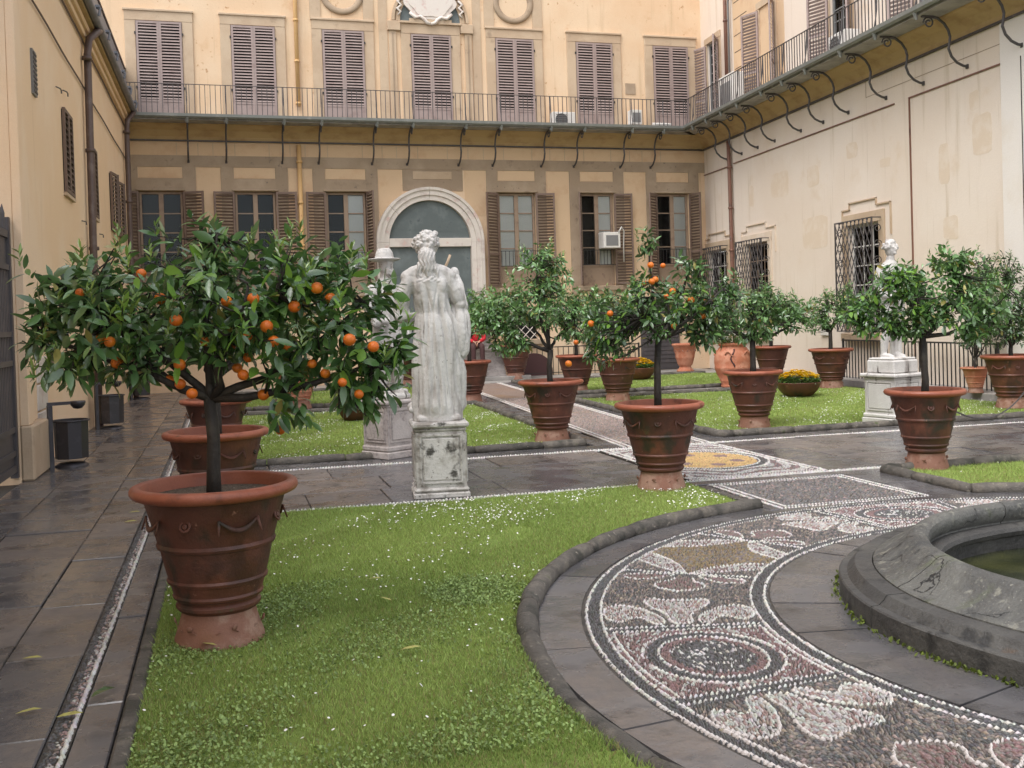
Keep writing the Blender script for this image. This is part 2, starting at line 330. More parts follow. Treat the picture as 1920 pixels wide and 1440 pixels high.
cross = tag(empty('cross_path'), kind='structure')
slab_rows(cross, [(9.73, 10.6), (10.6, 11.52), (11.52, 12.385)], -.48, 4.33, 'wet_slab', .7, 1.3, 'x', alt='wet_slab_brown')
slab_rows(cross, [(9.73, 10.6), (10.6, 11.52), (11.52, 12.385)], 5.95, 13.0, 'wet_slab', .7, 1.3, 'x', alt='wet_slab_brown')
slab_rows(cross, [(12.47, 12.90)], -.48, 13.2, 'wet_slab', 1.0, 1.7, 'x')
slab_rows(cross, [(9.42, 9.61)], 4.3, 12.6, 'wet_slab', 1.0, 1.7, 'x')
slab_rows(cross, [(4.31, 4.40), (5.9, 6.3)], 7.95, 9.42, 'wet_slab', .7, .9, 'y')
garden_path = tag(empty('garden_path'), kind='structure')
for i in range(9):       # slabs either side of the pebble strip that runs to the back
    y0, y1 = 12.92 + i * 1.55, 12.92 + (i + 1) * 1.55
    sh = .065 * ((y0 + y1) / 2 - 12.5)
    slab(garden_path, 4.47 + sh * .6, 4.72 + sh, y0, y1, 'wet_slab', z=-.003)
    slab(garden_path, 5.96 + sh, 6.27 + sh, y0, y1, 'wet_slab', z=-.004)
slab_rows(garden_path, [(20.55, 21.0), (21.0, 21.45)], -.48, 4.9, 'grey_paving', .9, 1.5, 'x', alt='wet_slab')
slab_rows(garden_path, [(20.55, 21.0), (21.0, 21.45)], 6.9, 12.6, 'grey_paving', .9, 1.5, 'x', alt='wet_slab')
terrace = tag(empty('back_terrace'), kind='structure')
slab_rows(terrace, [(26.85, 27.6), (27.6, 28.4), (28.4, 29.35)], -.48, 13.6, 'grey_paving', .9, 1.5, 'x', z=.004)
wallwalk = tag(empty('wall_pavement'), kind='structure')
for i in range(13):
    y0, y1 = 13.1 + i * 1.05, 13.1 + (i + 1) * 1.05; sh = .0647 * ((y0 + y1) / 2 - 13)
    slab(wallwalk, 12.45 + sh, 13.4 + sh, y0, y1, 'grey_paving', z=.11, th=.14)
# ring of slabs round the mosaic and round the basin
def sector(name, parent, r0, r1, a0, a1, z0, z1, m, c=(CX, CY), n=5, gap=.006):
    g0, g1 = gap / r0, gap / r1
    lo = [(c[0] + r0 * math.cos(a0 + g0 + (a1 - a0 - 2 * g0) * i / n), c[1] + r0 * math.sin(a0 + g0 + (a1 - a0 - 2 * g0) * i / n)) for i in range(n + 1)]
    hi = [(c[0] + r1 * math.cos(a0 + g1 + (a1 - a0 - 2 * g1) * i / n), c[1] + r1 * math.sin(a0 + g1 + (a1 - a0 - 2 * g1) * i / n)) for i in range(n + 1)]
    ctr = (sum(p[0] for p in lo + hi) / (2 * n + 2), sum(p[1] for p in lo + hi) / (2 * n + 2))
    V = []; F = []
    for L, zz in ((lo, z0), (hi, z0), (lo, z1), (hi, z1)): V += [(p[0] - ctr[0], p[1] - ctr[1], zz) for p in L]
    k = n + 1
    for i in range(n):
        F += [(2 * k + i, 3 * k + i, 3 * k + i + 1, 2 * k + i + 1), (i, 2 * k + i, 2 * k + i + 1, i + 1), (k + i, k + i + 1, 3 * k + i + 1, 3 * k + i)]
    F += [(0, k, 3 * k, 2 * k), (n, 2 * k + n, 3 * k + n, k + n)]
    o = MB().add(V, F).build(name, m, parent, loc=(ctr[0], ctr[1], rnd.uniform(-.003, .003))); fixnormals(o.data); return o
ring_walk = tag(empty('ring_walk'), kind='structure')
a = math.radians(20)
while a < math.radians(392):
    b = a + math.radians(rnd.uniform(17, 26)); sector('slab', ring_walk, RO + .012, RK - .055, a, b, -.03, 0, 'wet_slab', n=7); a = b
a = math.radians(5)
for w in [13, 15, 12, 15, 13, 16, 14, 12, 8, 16, 18, 14, 13, 15, 16, 14, 13, 15, 14, 13, 15, 14, 14, 14, 16, 8]:
    b = a + math.radians(w); sector('slab', ring_walk, RB - .1, RI - .012, a, b, -.03, 0, 'wet_slab', n=5); a = b
# kerbs: half-round stones
def shear(y): return .036 * max(0, y - 13)
kerbs = tag(empty('lawn_kerb'), kind='structure')
def kerb_run(pts, seg=.8, r=.062, zc=.02, sink=None):
    P = [Vector((p[0], p[1], 0)) for p in pts]; D = [0]
    for i in range(1, len(P)): D.append(D[-1] + (P[i] - P[i - 1]).length)
    def at(d):
        d = min(max(d, 0), D[-1])
        for i in range(1, len(D)):
            if d <= D[i] or i == len(D) - 1:
                t = (d - D[i - 1]) / max(D[i] - D[i - 1], 1e-6); return P[i - 1].lerp(P[i], t)
    d = 0
    while d < D[-1] - .05:
        e = min(d + rnd.uniform(.75, 1.25) * seg, D[-1])
        if D[-1] - e < .2: e = D[-1]
        k = max(3, int((e - d) / .12)); rr = r * rnd.uniform(.93, 1.05)
        pts2 = [at(d + .006 + (e - d - .012) * i / k) for i in range(k + 1)]; c = pts2[len(pts2) // 2]
        mb = MB().tube([(p.x - c.x, p.y - c.y, zc + (sink(p) if sink else 0) + rnd.uniform(-.004, .004)) for p in pts2], [rr * (.86 if i in (0, k) else rnd.uniform(.96, 1.04)) for i in range(k + 1)], 10)
        mb.build('kerb_stone', 'kerb_stone', kerbs, smooth=True, loc=(c.x, c.y, 0)); d = e
tt = math.acos((CX - 4.3) / RK)
kerb_run([(CX + RK * math.cos(t), CY + RK * math.sin(t)) for t in np.linspace(PI - tt, PI + math.radians(70), 60)], sink=lambda p: -.058 * min(1, max(0, (5.35 - p.y) / .9)))
kerb_run([(CX + RK * math.cos(t), CY + RK * math.sin(t)) for t in np.linspace(math.acos((6.3 - CX) / RK), math.radians(10), 24)])
kerb_run([(6.3, CY + RK * math.sin(math.acos((6.3 - CX) / RK))), (6.33, 9.36), (12.3, 9.36)])
kerb_run([(-.42, 13.0), (4.42, 13.0), (4.42, 13.02), (4.42 + shear(20.3), 20.3), (-.42, 20.3)])
kerb_run([(12.3, 13.0), (6.32, 13.0), (6.32, 13.02), (6.6, 20.3), (12.35, 20.3)])
kerb_run([(-.42, 21.65), (5.0, 21.65), (5.2, 26.7), (-.42, 26.7)])
kerb_run([(12.6, 21.65), (6.95, 21.65), (7.15, 26.7), (12.6, 26.7)])
for i in range(24):      # low flat edging along the side path
    y = 1.0 + i * 1.2
    MB().cbox(-.035, .035, -.593, .593, -.05, .018 + rnd.uniform(-.006, .006), .012).build('kerb_stone', 'kerb_stone', kerbs, loc=(-.447, y + .6, 0))
# lawns
def circ_out(x, y, r): return (x - CX) ** 2 + (y - CY) ** 2 > r * r
LAWNS = {
 'lawn': ((-.41, 4.27, .8, 9.58), lambda x, y: circ_out(x, y, RK + .045)),
 'lawn.001': ((-.41, 5.0, 13.05, 20.25), lambda x, y: x < 4.38 + .036 * np.maximum(0, y - 13)),
 'lawn.002': ((6.3, 12.42, 13.05, 20.25), lambda x, y: x > 6.37 + .04 * (y - 13)),
 'lawn.003': ((6.36, 12.3, 4.6, 9.32), lambda x, y: circ_out(x, y, RK + .045)),
 'lawn.004': ((-.41, 5.2, 21.7, 26.66), lambda x, y: x < 4.96 + .04 * (y - 21.7)),
 'lawn.005': ((6.9, 12.9, 21.7, 26.66), lambda x, y: x > 7.0 + .04 * (y - 21.7)),
}
def soil_sheet(name, box, inside):
    x0, x1, y0, y1 = box; n = 110; xs = np.linspace(x0, x1, n); ys = np.linspace(y0, y1, n)
    X, Y = np.meshgrid(xs, ys, indexing='ij'); ok = inside(X, Y)
    idx = np.arange(n * n).reshape(n, n); q = ok[:-1, :-1] & ok[1:, :-1] & ok[1:, 1:] & ok[:-1, 1:]
    F = np.stack([idx[:-1, :-1], idx[1:, :-1], idx[1:, 1:], idx[:-1, 1:]], -1)[q]
    Zs = .004 + .012 * np.sin(X * 2.1 + Y) * np.sin(Y * 1.7)
    me = np_mesh(name, np.stack([X, Y, Zs], -1).reshape(-1, 3), F); me.materials.append(MATS['soil'])
    return tag(link(name, me), kind='structure')
for nme, (bx, fn) in LAWNS.items(): soil_sheet('lawn', bx, fn)
def vnoise(x, y, s, seed=0):
    return (np.sin(x * s * 1.3 + seed) * np.cos(y * s * 1.1 - seed * 2) + np.sin((x + y) * s * .7 + seed * 3) * np.cos((x - y) * s * .9 + seed) + np.sin(x * s * 2.3 - y * s * 1.9 + seed)) / 3
def grass_field(pts, h0, h1, w):
    n = len(pts); x, y = pts[:, 0], pts[:, 1]
    a = rng.uniform(0, 2 * PI, n); le = rng.uniform(.25, 1.1, n); h = rng.uniform(h0, h1, n) * (1 + .35 * vnoise(x, y, 3.1, 2)); dirx, diry = np.cos(a), np.sin(a)
    b = rng.uniform(0, 2 * PI, n); wx, wy = np.cos(b) * w * .5, np.sin(b) * w * .5
    z0 = .004 + .012 * np.sin(x * 2.1 + y) * np.sin(y * 1.7)
    V = np.empty((n, 3, 3)); V[:, 0] = np.stack([x - wx, y - wy, z0 - .004], -1); V[:, 1] = np.stack([x + wx, y + wy, z0 - .004], -1)
    V[:, 2] = np.stack([x + dirx * h * le, y + diry * h * le, z0 + h], -1)
    t = np.clip(.5 + .5 * vnoise(x, y, 1.3, 5) + rng.normal(0, .18, n), 0, 1)[:, None]
    dry = (rng.random(n) < (.10 + .22 * np.clip(vnoise(x, y, 2.3, 9), 0, 1) + .10 * np.clip((6.5 - y) / 2, 0, 1)))[:, None]
    t = np.clip(t + .12 * np.clip((y[:, None] - 6.0) / 3.0, -1, 1), 0, 1)
    c = np.array([.195, .290, .066]) * (1 - t) + np.array([.41, .52, .15]) * t
    c = np.where(dry, np.array([.32, .28, .12]), c) * rng.uniform(.7, 1.2, (n, 1))
    return V.reshape(-1, 3), np.arange(3 * n).reshape(n, 3), np.repeat(c, 3, 0)
def scatter(box, inside, n, pw=None):
    x0, x1, y0, y1 = box; P = rng.uniform((x0, y0), (x1, y1), (n, 2)); P = P[inside(P[:, 0], P[:, 1])]
    if pw is not None: P = P[rng.random(len(P)) < pw(P[:, 0], P[:, 1])]
    return P
gr = []
bx, fn = LAWNS['lawn']; gr += [(scatter((bx[0], bx[1], 3.8, 9.58), fn, 520000, lambda x, y: np.clip(1.35 - y * .085, .3, 1) * np.where(vnoise(x, y, 2.7, 4) > .5, .35, 1)), .011, .030, .0050)]
gr += [(scatter((bx[0], bx[1], 2.4, 3.8), fn, 75000), .011, .030, .005)]
bx, fn = LAWNS['lawn.001']; gr += [(scatter(bx, fn, 120000), .013, .034, .009)]
bx, fn = LAWNS['lawn.002']; gr += [(scatter(bx, fn, 125000), .013, .034, .009)]
bx, fn = LAWNS['lawn.003']; gr += [(scatter((bx[0], bx[1], 7.0, 9.32), fn, 80000), .013, .034, .0065)]
for k in ('lawn.004', 'lawn.005'):
    bx, fn = LAWNS[k]; gr += [(scatter(bx, fn, 55000), .015, .038, .013)]
labels = ['short green grass of the near lawn', None, 'short green grass of the back left lawn beyond the path', 'short green grass of the back right lawn beyond the path', 'short green grass of the lawn right of the fountain path', 'short grass of the far left lawn by the terrace', 'short grass of the far right lawn by the terrace']
for (P, h0, h1, w), lb in zip(gr, labels):
    V, F, C = grass_field(P, h0, h1, w); me = np_mesh('grass', V, F, C); me.materials.append(MATS['grass'])
    tag(link('grass', me), lb or 'short green grass at the front edge of the near lawn', 'grass', kind='stuff')
def discs(P, z, r, n, tilt=.5):
    m = len(P); a = np.linspace(0, 2 * PI, n, endpoint=False); R = r * rng.uniform(.75, 1.2, (m, 1))
    tx = rng.normal(0, tilt, (m, 1)); ty = rng.normal(0, tilt, (m, 1)); ph = rng.uniform(0, 6, (m, 1))
    dx, dy = R * np.cos(a + ph), R * np.sin(a + ph)
    V = np.stack([P[:, :1] + dx, P[:, 1:2] + dy, z[:, None] + dx * tx + dy * ty], -1)
    return V.reshape(-1, 3), np.arange(m * n).reshape(m, n)
def clump(x, y): return np.clip(.35 + 1.4 * vnoise(x, y, 1.9, 3) + .7 * vnoise(x, y, 4.3, 8), .04, 1)
D = []
for k, nn in (('lawn', 2600), ('lawn.001', 5200), ('lawn.002', 3800), ('lawn.003', 160), ('lawn.004', 450), ('lawn.005', 650)):
    bx, fn = LAWNS[k]
    D.append(scatter((bx[0], bx[1], 4.2, 9.58) if k == 'lawn' else bx, fn, nn * 2, (lambda x, y: clump(x, y) * np.clip((y - 4.5) / 4.0, .12, 1)) if k == 'lawn' else clump))
bx, fn = LAWNS['lawn']; D.append(scatter((1.6, 4.2, 8.3, 9.5), fn, 900, clump))
P = np.concatenate(D); V, F = discs(P, rng.uniform(.020, .036, len(P)), .0068, 6, .35)
me = np_mesh('daisies', V, F); me.materials.append(MATS['petal']); tag(link('daisies', me), 'small white daisies scattered over the lawns', 'daisies', kind='stuff')
bx, fn = LAWNS['lawn']
P = np.concatenate([scatter((bx[0], bx[1], 3.9, 6.9), fn, 70000, lambda x, y: np.clip(vnoise(x, y, 2.1, 1) * 1.3 + .55 - (y - 4.2) * .18, .02, 1)),
                    scatter((1.05, 1.75, 5.9, 6.75), fn, 5000, lambda x, y: ((x - 1.42) / .36) ** 2 + ((y - 6.3) / .42) ** 2 < rng.uniform(.3, 1, len(x)))])
V, F = discs(P, rng.uniform(.010, .028, len(P)), .0062, 6, .55)
C = np.repeat(np.array([.26, .36, .12]) * rng.uniform(.5, 1.35, (len(P), 1)), 6, 0)
me = np_mesh('clover', V, F, C); me.materials.append(MATS['grass']); tag(link('clover', me), 'round clover leaves growing through the near lawn', 'clover', kind='stuff')

# ------------------------------------------------------------------ pebble mosaics
PEB_V = []; PEB_F = []
for zz, sc in ((-.25, 1.0), (.55, .80)):
    for k in range(6): PEB_V.append((.5 * sc * math.cos(k * PI / 3), .5 * sc * math.sin(k * PI / 3), zz))
PEB_V.append((0, 0, 1.0))
for k in range(6):
    j = (k + 1) % 6; PEB_F += [(k, j, 6 + j), (k, 6 + j, 6 + k), (6 + k, 6 + j, 12)]
PEB_V = np.array(PEB_V); PEB_F = np.array(PEB_F)
def pebble_mesh(name, pos, ang, ln, wd, ht, col):
    n = len(pos); c, s = np.cos(ang)[:, None], np.sin(ang)[:, None]
    lx = PEB_V[None, :, 0] * ln[:, None]; ly = PEB_V[None, :, 1] * wd[:, None]
    V = np.stack([pos[:, :1] + lx * c - ly * s, pos[:, 1:2] + lx * s + ly * c, PEB_V[None, :, 2] * ht[:, None] - .012], -1)
    F = (PEB_F[None] + (np.arange(n) * 13)[:, None, None]).reshape(-1, 3)
    me = np_mesh(name, V.reshape(-1, 3), F, np.repeat(col, 13, 0), True); me.materials.append(MATS['pebble']); return me
WHITE = np.array([.56, .535, .505]); DARK = np.array([.088, .084, .084]); BROWN = np.array([.165, .138, .122]); RED = np.array([.19, .120, .115]); OCHRE = np.array([.32, .235, .125]); PINK = np.array([.31, .22, .20])
def colourise(base, n, var=.22): return np.clip(base * rng.uniform(1 - var, 1 + var, (n, 1)) * rng.uniform(.93, 1.07, (n, 3)), .01, .8)
def densify(poly, step, closed=False):
    P = [np.array(p, float) for p in poly] + ([np.array(poly[0], float)] if closed else []); out = []; dr = []; carry = 0
    for a, b in zip(P[:-1], P[1:]):
        L = np.linalg.norm(b - a)
        if L < 1e-6: continue
        d = carry
        while d < L: out.append(a + (b - a) * d / L); dr.append(math.atan2(*(b - a)[::-1])); d += step
        carry = d - L
    return np.array(out), np.array(dr)
def smooth_poly(P, it=2, closed=False):
    P = [np.array(p, float) for p in P]
    for _ in range(it):
        Q = [] if closed else [P[0]]
        for i in range(len(P) if closed else len(P) - 1):
            a, b = P[i], P[(i + 1) % len(P)]; Q += [a * .75 + b * .25, a * .25 + b * .75]
        if not closed: Q.append(P[-1])
        P = Q
    return P
def in_poly(x, y, poly):
    ins = np.zeros(x.shape, bool); n = len(poly)
    for i in range(n):
        x1, y1 = poly[i]; x2, y2 = poly[(i + 1) % n]
        if abs(y2 - y1) < 1e-9: continue
        ins ^= ((y1 > y) != (y2 > y)) & (x < (x2 - x1) * (y - y1) / (y2 - y1) + x1)
    return ins
R0 = 2.88
mir = lambda P: [(p[0], -p[1]) for p in P]
lily_c = smooth_poly([(.55, .06), (.74, .06), (.90, .17), (1.06, .19), (1.01, .0), (1.06, -.19), (.90, -.17), (.74, -.06), (.55, -.06)], 2, True)
lily_s = smooth_poly([(.55, .09), (.68, .10), (.84, .20), (.93, .32), (.86, .41), (.70, .41), (.59, .35), (.64, .29), (.70, .24), (.63, .18), (.55, .15)], 2, True)
cup = smooth_poly([(1.22, 0), (1.30, .15), (1.42, .15), (1.46, .07), (1.56, .05)], 1)
loop_ = smooth_poly([(1.62, .07), (1.53, .14), (1.46, .25), (1.49, .37), (1.57, .38), (1.60, .28), (1.64, .1)], 2, True)
lens_a = smooth_poly([(1.68, .02), (1.86, .10), (2.02, .24), (2.12, .42)], 2); lens_b = smooth_poly([(1.68, .03), (1.76, .19), (1.86, .32), (1.93, .42)], 2)
lens = lens_a + lens_b[::-1]
ochre = lens_a + [(2.25, .42), (2.25, -.42)] + mir(lens_a)[::-1]
lines = [[(.505, -.42), (.505, .42)], [(.445, -.385), (.445, .385)], [(.0, .39), (.445, .39)], [(.0, -.39), (.445, -.39)], [(1.66, -.42), (1.66, .42)],
         [(.31 * math.cos(t), .255 * math.sin(t)) for t in np.linspace(-PI / 2, PI / 2, 24)], [(.37, -.03 + .0 * 0)] ,
         lily_c + [lily_c[0]], lily_s + [lily_s[0]], mir(lily_s + [lily_s[0]]), cup, mir(cup), loop_ + [loop_[0]], mir(loop_ + [loop_[0]]), lens_a, lens_b, mir(lens_a), mir(lens_b)]
lines = [l for l in lines if len(l) > 1] + [[(.385 * math.cos(t), .335 * math.sin(t)) for t in np.linspace(-1.45, 1.45, 26)]]
def region_colour(X, Y):
    """colour class of a field pebble: X along the ring from a medallion's middle, Y across"""
    n = len(X); C = colourise(BROWN, n, .4); k = rng.random(n)
    C[k < .38] = colourise(DARK, n, .3)[k < .38]; C[k > .90] = colourise(np.array([.30, .235, .195]), n)[k > .90]
    e = np.hypot(X / .30, Y / .245); pan = X < .47
    def setc(m, base, mixc=None, p=0):
        if not m.any(): return
        C[m] = colourise(base, m.sum(), .25)
        if mixc is not None:
            j = m & (rng.random(n) < p); C[j] = colourise(mixc, j.sum(), .25)
    setc(pan, RED, WHITE * .7, .28); setc(pan & (e < 1.27), DARK); setc(pan & (e < 1), RED); setc(pan & (e < .82), DARK, WHITE * .9, .2)
    setc((X > .43) & (X < .50), DARK); setc((X > .50) & (X < .54), DARK)
    for P in (lily_c, lily_s, mir(lily_s)): setc(in_poly(X, Y, P), WHITE * .74, PINK * .9, .36)
    for P in (cup + mir(cup)[::-1], loop_, mir(loop_)): setc(in_poly(X, Y, P), RED * 1.05, BROWN, .5)
    setc(in_poly(X, Y, ochre), OCHRE * .65, BROWN, .45)
    for P in (lens, mir(lens)): setc(in_poly(X, Y, P), WHITE * .7, RED, .35)
    setc((X > 1.6) & (X < 1.70), DARK)
    setc(np.abs(Y) > .435, DARK)
    return C
TH_M = [math.radians(a) for a in (176.3, 88.3)]
def to_world(X, Y, th, sg):
    t = th + sg * X / R0; r = R0 + Y; return np.stack([CX + r * np.cos(t), CY + r * np.sin(t)], -1)
LP, LA, LS = [], [], []      # white line pebbles: position, angle, size
TH = math.radians(44) 
for th in TH_M + [TH_M[0] + PI / 2, TH_M[1] - PI / 2]:
    for sg in (1, -1):
        for l in lines:
            P, d = densify([p for p in l], .027)
            if not len(P): continue
            Wp = to_world(P[:, 0], P[:, 1], th, sg); e = .004
            Wq = to_world(P[:, 0] + e * np.cos(d), P[:, 1] + e * np.sin(d), th, sg); an = np.arctan2(Wq[:, 1] - Wp[:, 1], Wq[:, 0] - Wp[:, 0])
            LP.append(Wp); LA.append(an + .55 + rng.normal(0, .12, len(P))); LS.append(np.full(len(P), 1.0))
for r_, sz in ((RO - .020, 1.1), (RO - .098, 1.0), (RI + .020, 1.1), (RI + .098, 1.0)):
    n = int(math.radians(380) * r_ / .029); t = np.linspace(0, 2 * PI, n, endpoint=False)
    LP.append(np.stack([CX + r_ * np.cos(t), CY + r_ * np.sin(t)], -1)); LA.append(t + PI / 2 + .6 + rng.normal(0, .12, n)); LS.append(np.full(n, sz))
LP = np.concatenate(LP); LA = np.concatenate(LA); LS = np.concatenate(LS)
ang_l = np.degrees(np.arctan2(LP[:, 1] - CY, LP[:, 0] - CX)) % 360
keep = (ang_l > 25) & (ang_l < 235); LP, LA, LS = LP[keep], LA[keep], LS[keep]
LP += rng.normal(0, .0015, LP.shape)
def cellkey(P, c): return np.floor(P[:, 0] / c).astype(np.int64) * 100003 + np.floor(P[:, 1] / c).astype(np.int64)
def mark(P, c, rad):
    S = []
    for dx in (-rad, 0, rad):
        for dy in (-rad, 0, rad): S.append(cellkey(P + np.array([dx, dy]), c))
    return np.unique(np.concatenate(S))
occ = mark(LP, .006, .0072)
rows = np.arange(RI + .008, RO - .004, .0108); FP = []; FA = []
for i, r_ in enumerate(rows):
    n = int(math.radians(212) * r_ / .0315); t = math.radians(24) + (np.arange(n) + .5 * (i % 2)) * (math.radians(212) / n)
    FP.append(np.stack([CX + r_ * np.cos(t), CY + r_ * np.sin(t)], -1)); FA.append(t + PI / 2)
FP = np.concatenate(FP) + 0; FA = np.concatenate(FA); FP += rng.normal(0, .003, FP.shape)
ok = ~np.isin(cellkey(FP, .006), occ); FP, FA = FP[ok], FA[ok]
rr_ = np.hypot(FP[:, 0] - CX, FP[:, 1] - CY); ta = np.arctan2(FP[:, 1] - CY, FP[:, 0] - CX)
best = np.full(len(ta), 9.)
for th in TH_M + [TH_M[0] + PI / 2, TH_M[1] - PI / 2]:
    d = np.abs((ta - th + PI) % (2 * PI) - PI); best = np.minimum(best, d)
XX, YY = best * R0, rr_ - R0
FC = region_colour(XX, YY)
FA = FA + 1.1 * vnoise(FP[:, 0], FP[:, 1], 6, 1) + rng.normal(0, .30, len(FA))
n = len(FP)
mosaic = tag(empty('pebble_mosaic'), 'ring of patterned pebble mosaic around the fountain', 'mosaic', kind='structure')
MB().lathe([(RI - .012, -.006), (RO + .012, -.006)], 96, (CX, CY, 0)).build('mortar_bed', 'mortar_bed', mosaic)
me = pebble_mesh('pebbles', FP, FA, rng.uniform(.028, .044, n), rng.uniform(.0095, .0145, n), rng.uniform(.013, .022, n), FC)
tag(link('pebbles', me, mosaic), kind='stuff')
dist = np.hypot(LP[:, 0], LP[:, 1]); order = np.argsort(dist + 5 * (np.abs(np.arctan2(LP[:, 0], LP[:, 1]) - YAW) > .47)); near, rest = order[:300], order[300:]
n = len(rest)
me = pebble_mesh('white_pebbles', LP[rest], LA[rest], .034 * LS[rest] * rng.uniform(.75, 1.2, n), .0150 * LS[rest] * rng.uniform(.75, 1.2, n), rng.uniform(.018, .024, n), colourise(WHITE, n, .14))
tag(link('white_pebbles', me, mosaic), kind='stuff')
pm = np_mesh('pebble', PEB_V * np.array([.035, .0150, .022]), PEB_F, np.repeat(colourise(WHITE, 1, .02), 13, 0), True); pm.materials.append(MATS['pebble'])
for i in near:
    o = link('pebble', pm, mosaic, (LP[i, 0], LP[i, 1], -.010)); s = LS[i]; o.scale = (s * rnd.uniform(.8, 1.15), s * rnd.uniform(.8, 1.2), 1); o.rotation_euler = (0, 0, LA[i])
def flat_mosaic(name, label, box, border, colfn, step=(.034, .019), wl=(), wsz=1.15):
    x0, x1, y0, y1 = box; root = tag(empty(name), label, 'mosaic', kind='structure')
    MB().box(x0, x1, y0, y1, -.03, -.006).build('mortar_bed', 'mortar_bed', root)
    P, A = [], []
    for b in border:
        p, d = densify([(x0 + b, y0 + b), (x1 - b, y0 + b), (x1 - b, y1 - b), (x0 + b, y1 - b)], .032, True); P.append(p); A.append(d)
    for l in wl: p, d = densify(l, .032); P.append(p); A.append(d)
    P = np.concatenate(P); A = np.concatenate(A); o_ = mark(P, .007, .011)
    gx, gy = np.meshgrid(np.arange(x0 + .01, x1 - .01, step[0]), np.arange(y0 + .01, y1 - .01, step[1])); F_ = np.stack([gx.ravel(), gy.ravel()], -1)
    F_[:, 0] += (np.round(F_[:, 1] / step[1]) % 2) * step[0] / 2; F_ += rng.normal(0, .005, F_.shape); F_ = F_[~np.isin(cellkey(F_, .007), o_)]
    n = len(F_); m = len(P)
    me = pebble_mesh('pebbles', np.concatenate([F_, P]), np.concatenate([rng.uniform(0, PI, n), A + .5]), np.concatenate([rng.uniform(.026, .042, n), np.full(m, .036 * wsz)]),
                     np.concatenate([rng.uniform(.013, .021, n), np.full(m, .022 * wsz)]), np.concatenate([rng.uniform(.014, .02, n), np.full(m, .021)]), np.concatenate([colfn(F_), colourise(WHITE, m, .12)]))
    tag(link('pebbles', me, root), kind='stuff'); return root
def dark_field(P):
    n = len(P); C = colourise(DARK * 1.5, n, .4); k = rng.random(n); C[k < .35] = colourise(BROWN, n, .35)[k < .35]; C[k > .93] = colourise(PINK, n)[k > .93]
    return C
flat_mosaic('pebble_panel', 'plain dark pebble panel framed in white between fountain and cross path', (4.42, 5.88, 7.98, 9.40), (.02, .09), dark_field)
MC = (5.14, 11.02)
def med_field(P):
    n = len(P); x, y = P[:, 0] - MC[0], (P[:, 1] - MC[1]) * .86; r = np.hypot(x, y); C = colourise(WHITE * .75, n, .3); k = rng.random(n); a = np.arctan2(y, x)
    pat = np.sin(r * 34 + 2 * np.sin(a * 8)) > .1; C[pat] = colourise(RED * 1.15, n, .3)[pat]; C[pat & (k < .35)] = colourise(DARK * 1.4, n, .3)[pat & (k < .35)]
    m = (r < .68) & (r > .58); C[m] = colourise(DARK, n, .3)[m]
    m = r < .57; C[m] = colourise(np.array([.50, .33, .14]), n, .2)[m]
    for i in range(6):
        bx_, by_ = .36 * math.cos(i * PI / 3 + .5), .36 * math.sin(i * PI / 3 + .5); m = np.hypot(x - bx_, y - by_) < .085; C[m] = colourise(RED * 1.2, n, .2)[m]
    return C
circ_l = lambda r: [(MC[0] + r * math.cos(t), MC[1] + r / .86 * math.sin(t)) for t in np.linspace(0, 2 * PI, 60)]
flat_mosaic('medallion_mosaic', 'square pebble mosaic with round yellow coat of arms where the paths cross', (4.40, 5.93, 9.73, 12.38), (.02, .10), med_field, (.032, .018), [circ_l(.70), circ_l(.60)])
# white pebble lines edging the paths
def pebble_line(name, label, poly, rows=(0.,), step=.033, sz=1.1, colr=WHITE):
    P, A = densify(poly, step); nx, ny = -np.sin(A), np.cos(A); Q = []; 
    for r_ in rows: Q.append(P + np.stack([nx, ny], -1) * r_)
    Q = np.concatenate(Q); n = len(Q); A2 = np.tile(A, len(rows)) + .5
    root = tag(empty(name), label, 'pebble edging', kind='structure')
    me = pebble_mesh('pebbles', Q + rng.normal(0, .002, Q.shape), A2 + rng.normal(0, .2, n), .036 * sz * rng.uniform(.8, 1.2, n), .022 * sz * rng.uniform(.8, 1.2, n), rng.uniform(.018, .026, n), colourise(colr, n, .18))
    tag(link('pebbles', me, root), kind='stuff'); return root
pebble_line('pebble_edging', 'line of white pebbles along the far side of the cross path', [(-.48, 12.43), (13.0, 12.43)], (-.014, .014))
pebble_line('pebble_edging', 'line of white pebbles along the near side of the cross path', [(-.48, 9.67), (13.0, 9.67)], (-.012, .012))
strip = pebble_line('pebble_edging', 'narrow white and red pebble strip along the left side path', [(-.672, 1.0), (-.672, 29)], (0, ), .026, 1.0)
P = rng.uniform((-.745, 1.0), (-.685, 29), (7500, 2)); n = len(P); C = colourise(DARK, n, .4); k = rng.random(n); nearw = P[:, 0] > -.715
C[nearw & (k < .7)] = colourise(PINK * .9, n, .3)[nearw & (k < .7)]; C[nearw & (k < .3)] = colourise(WHITE * .8, n, .3)[nearw & (k < .3)]
tag(link('dark_pebbles', pebble_mesh('dark_pebbles', P, rng.uniform(0, PI, n), rng.uniform(.02, .034, n), rng.uniform(.012, .02, n), rng.uniform(.008, .014, n), C), strip), kind='stuff')
MB().box(-.755, -.655, 1.0, 29, -.03, -.008).build('mortar_bed', 'mortar_bed', strip)
gl = lambda y, b: 4.76 + b + .065 * (y - 12.5)
pav = tag(empty('pebble_path'), 'reddish grey pebble path running between the back lawns', 'pebble path', kind='structure')
MB().add([(gl(12.48, 0), 12.48, -.004), (gl(12.48, 1.18), 12.48, -.004), (gl(26.8, 1.18), 26.8, -.004), (gl(26.8, 0), 26.8, -.004)], [(0, 1, 2, 3)]).build('pebble_surface', 'pebble_field', pav)
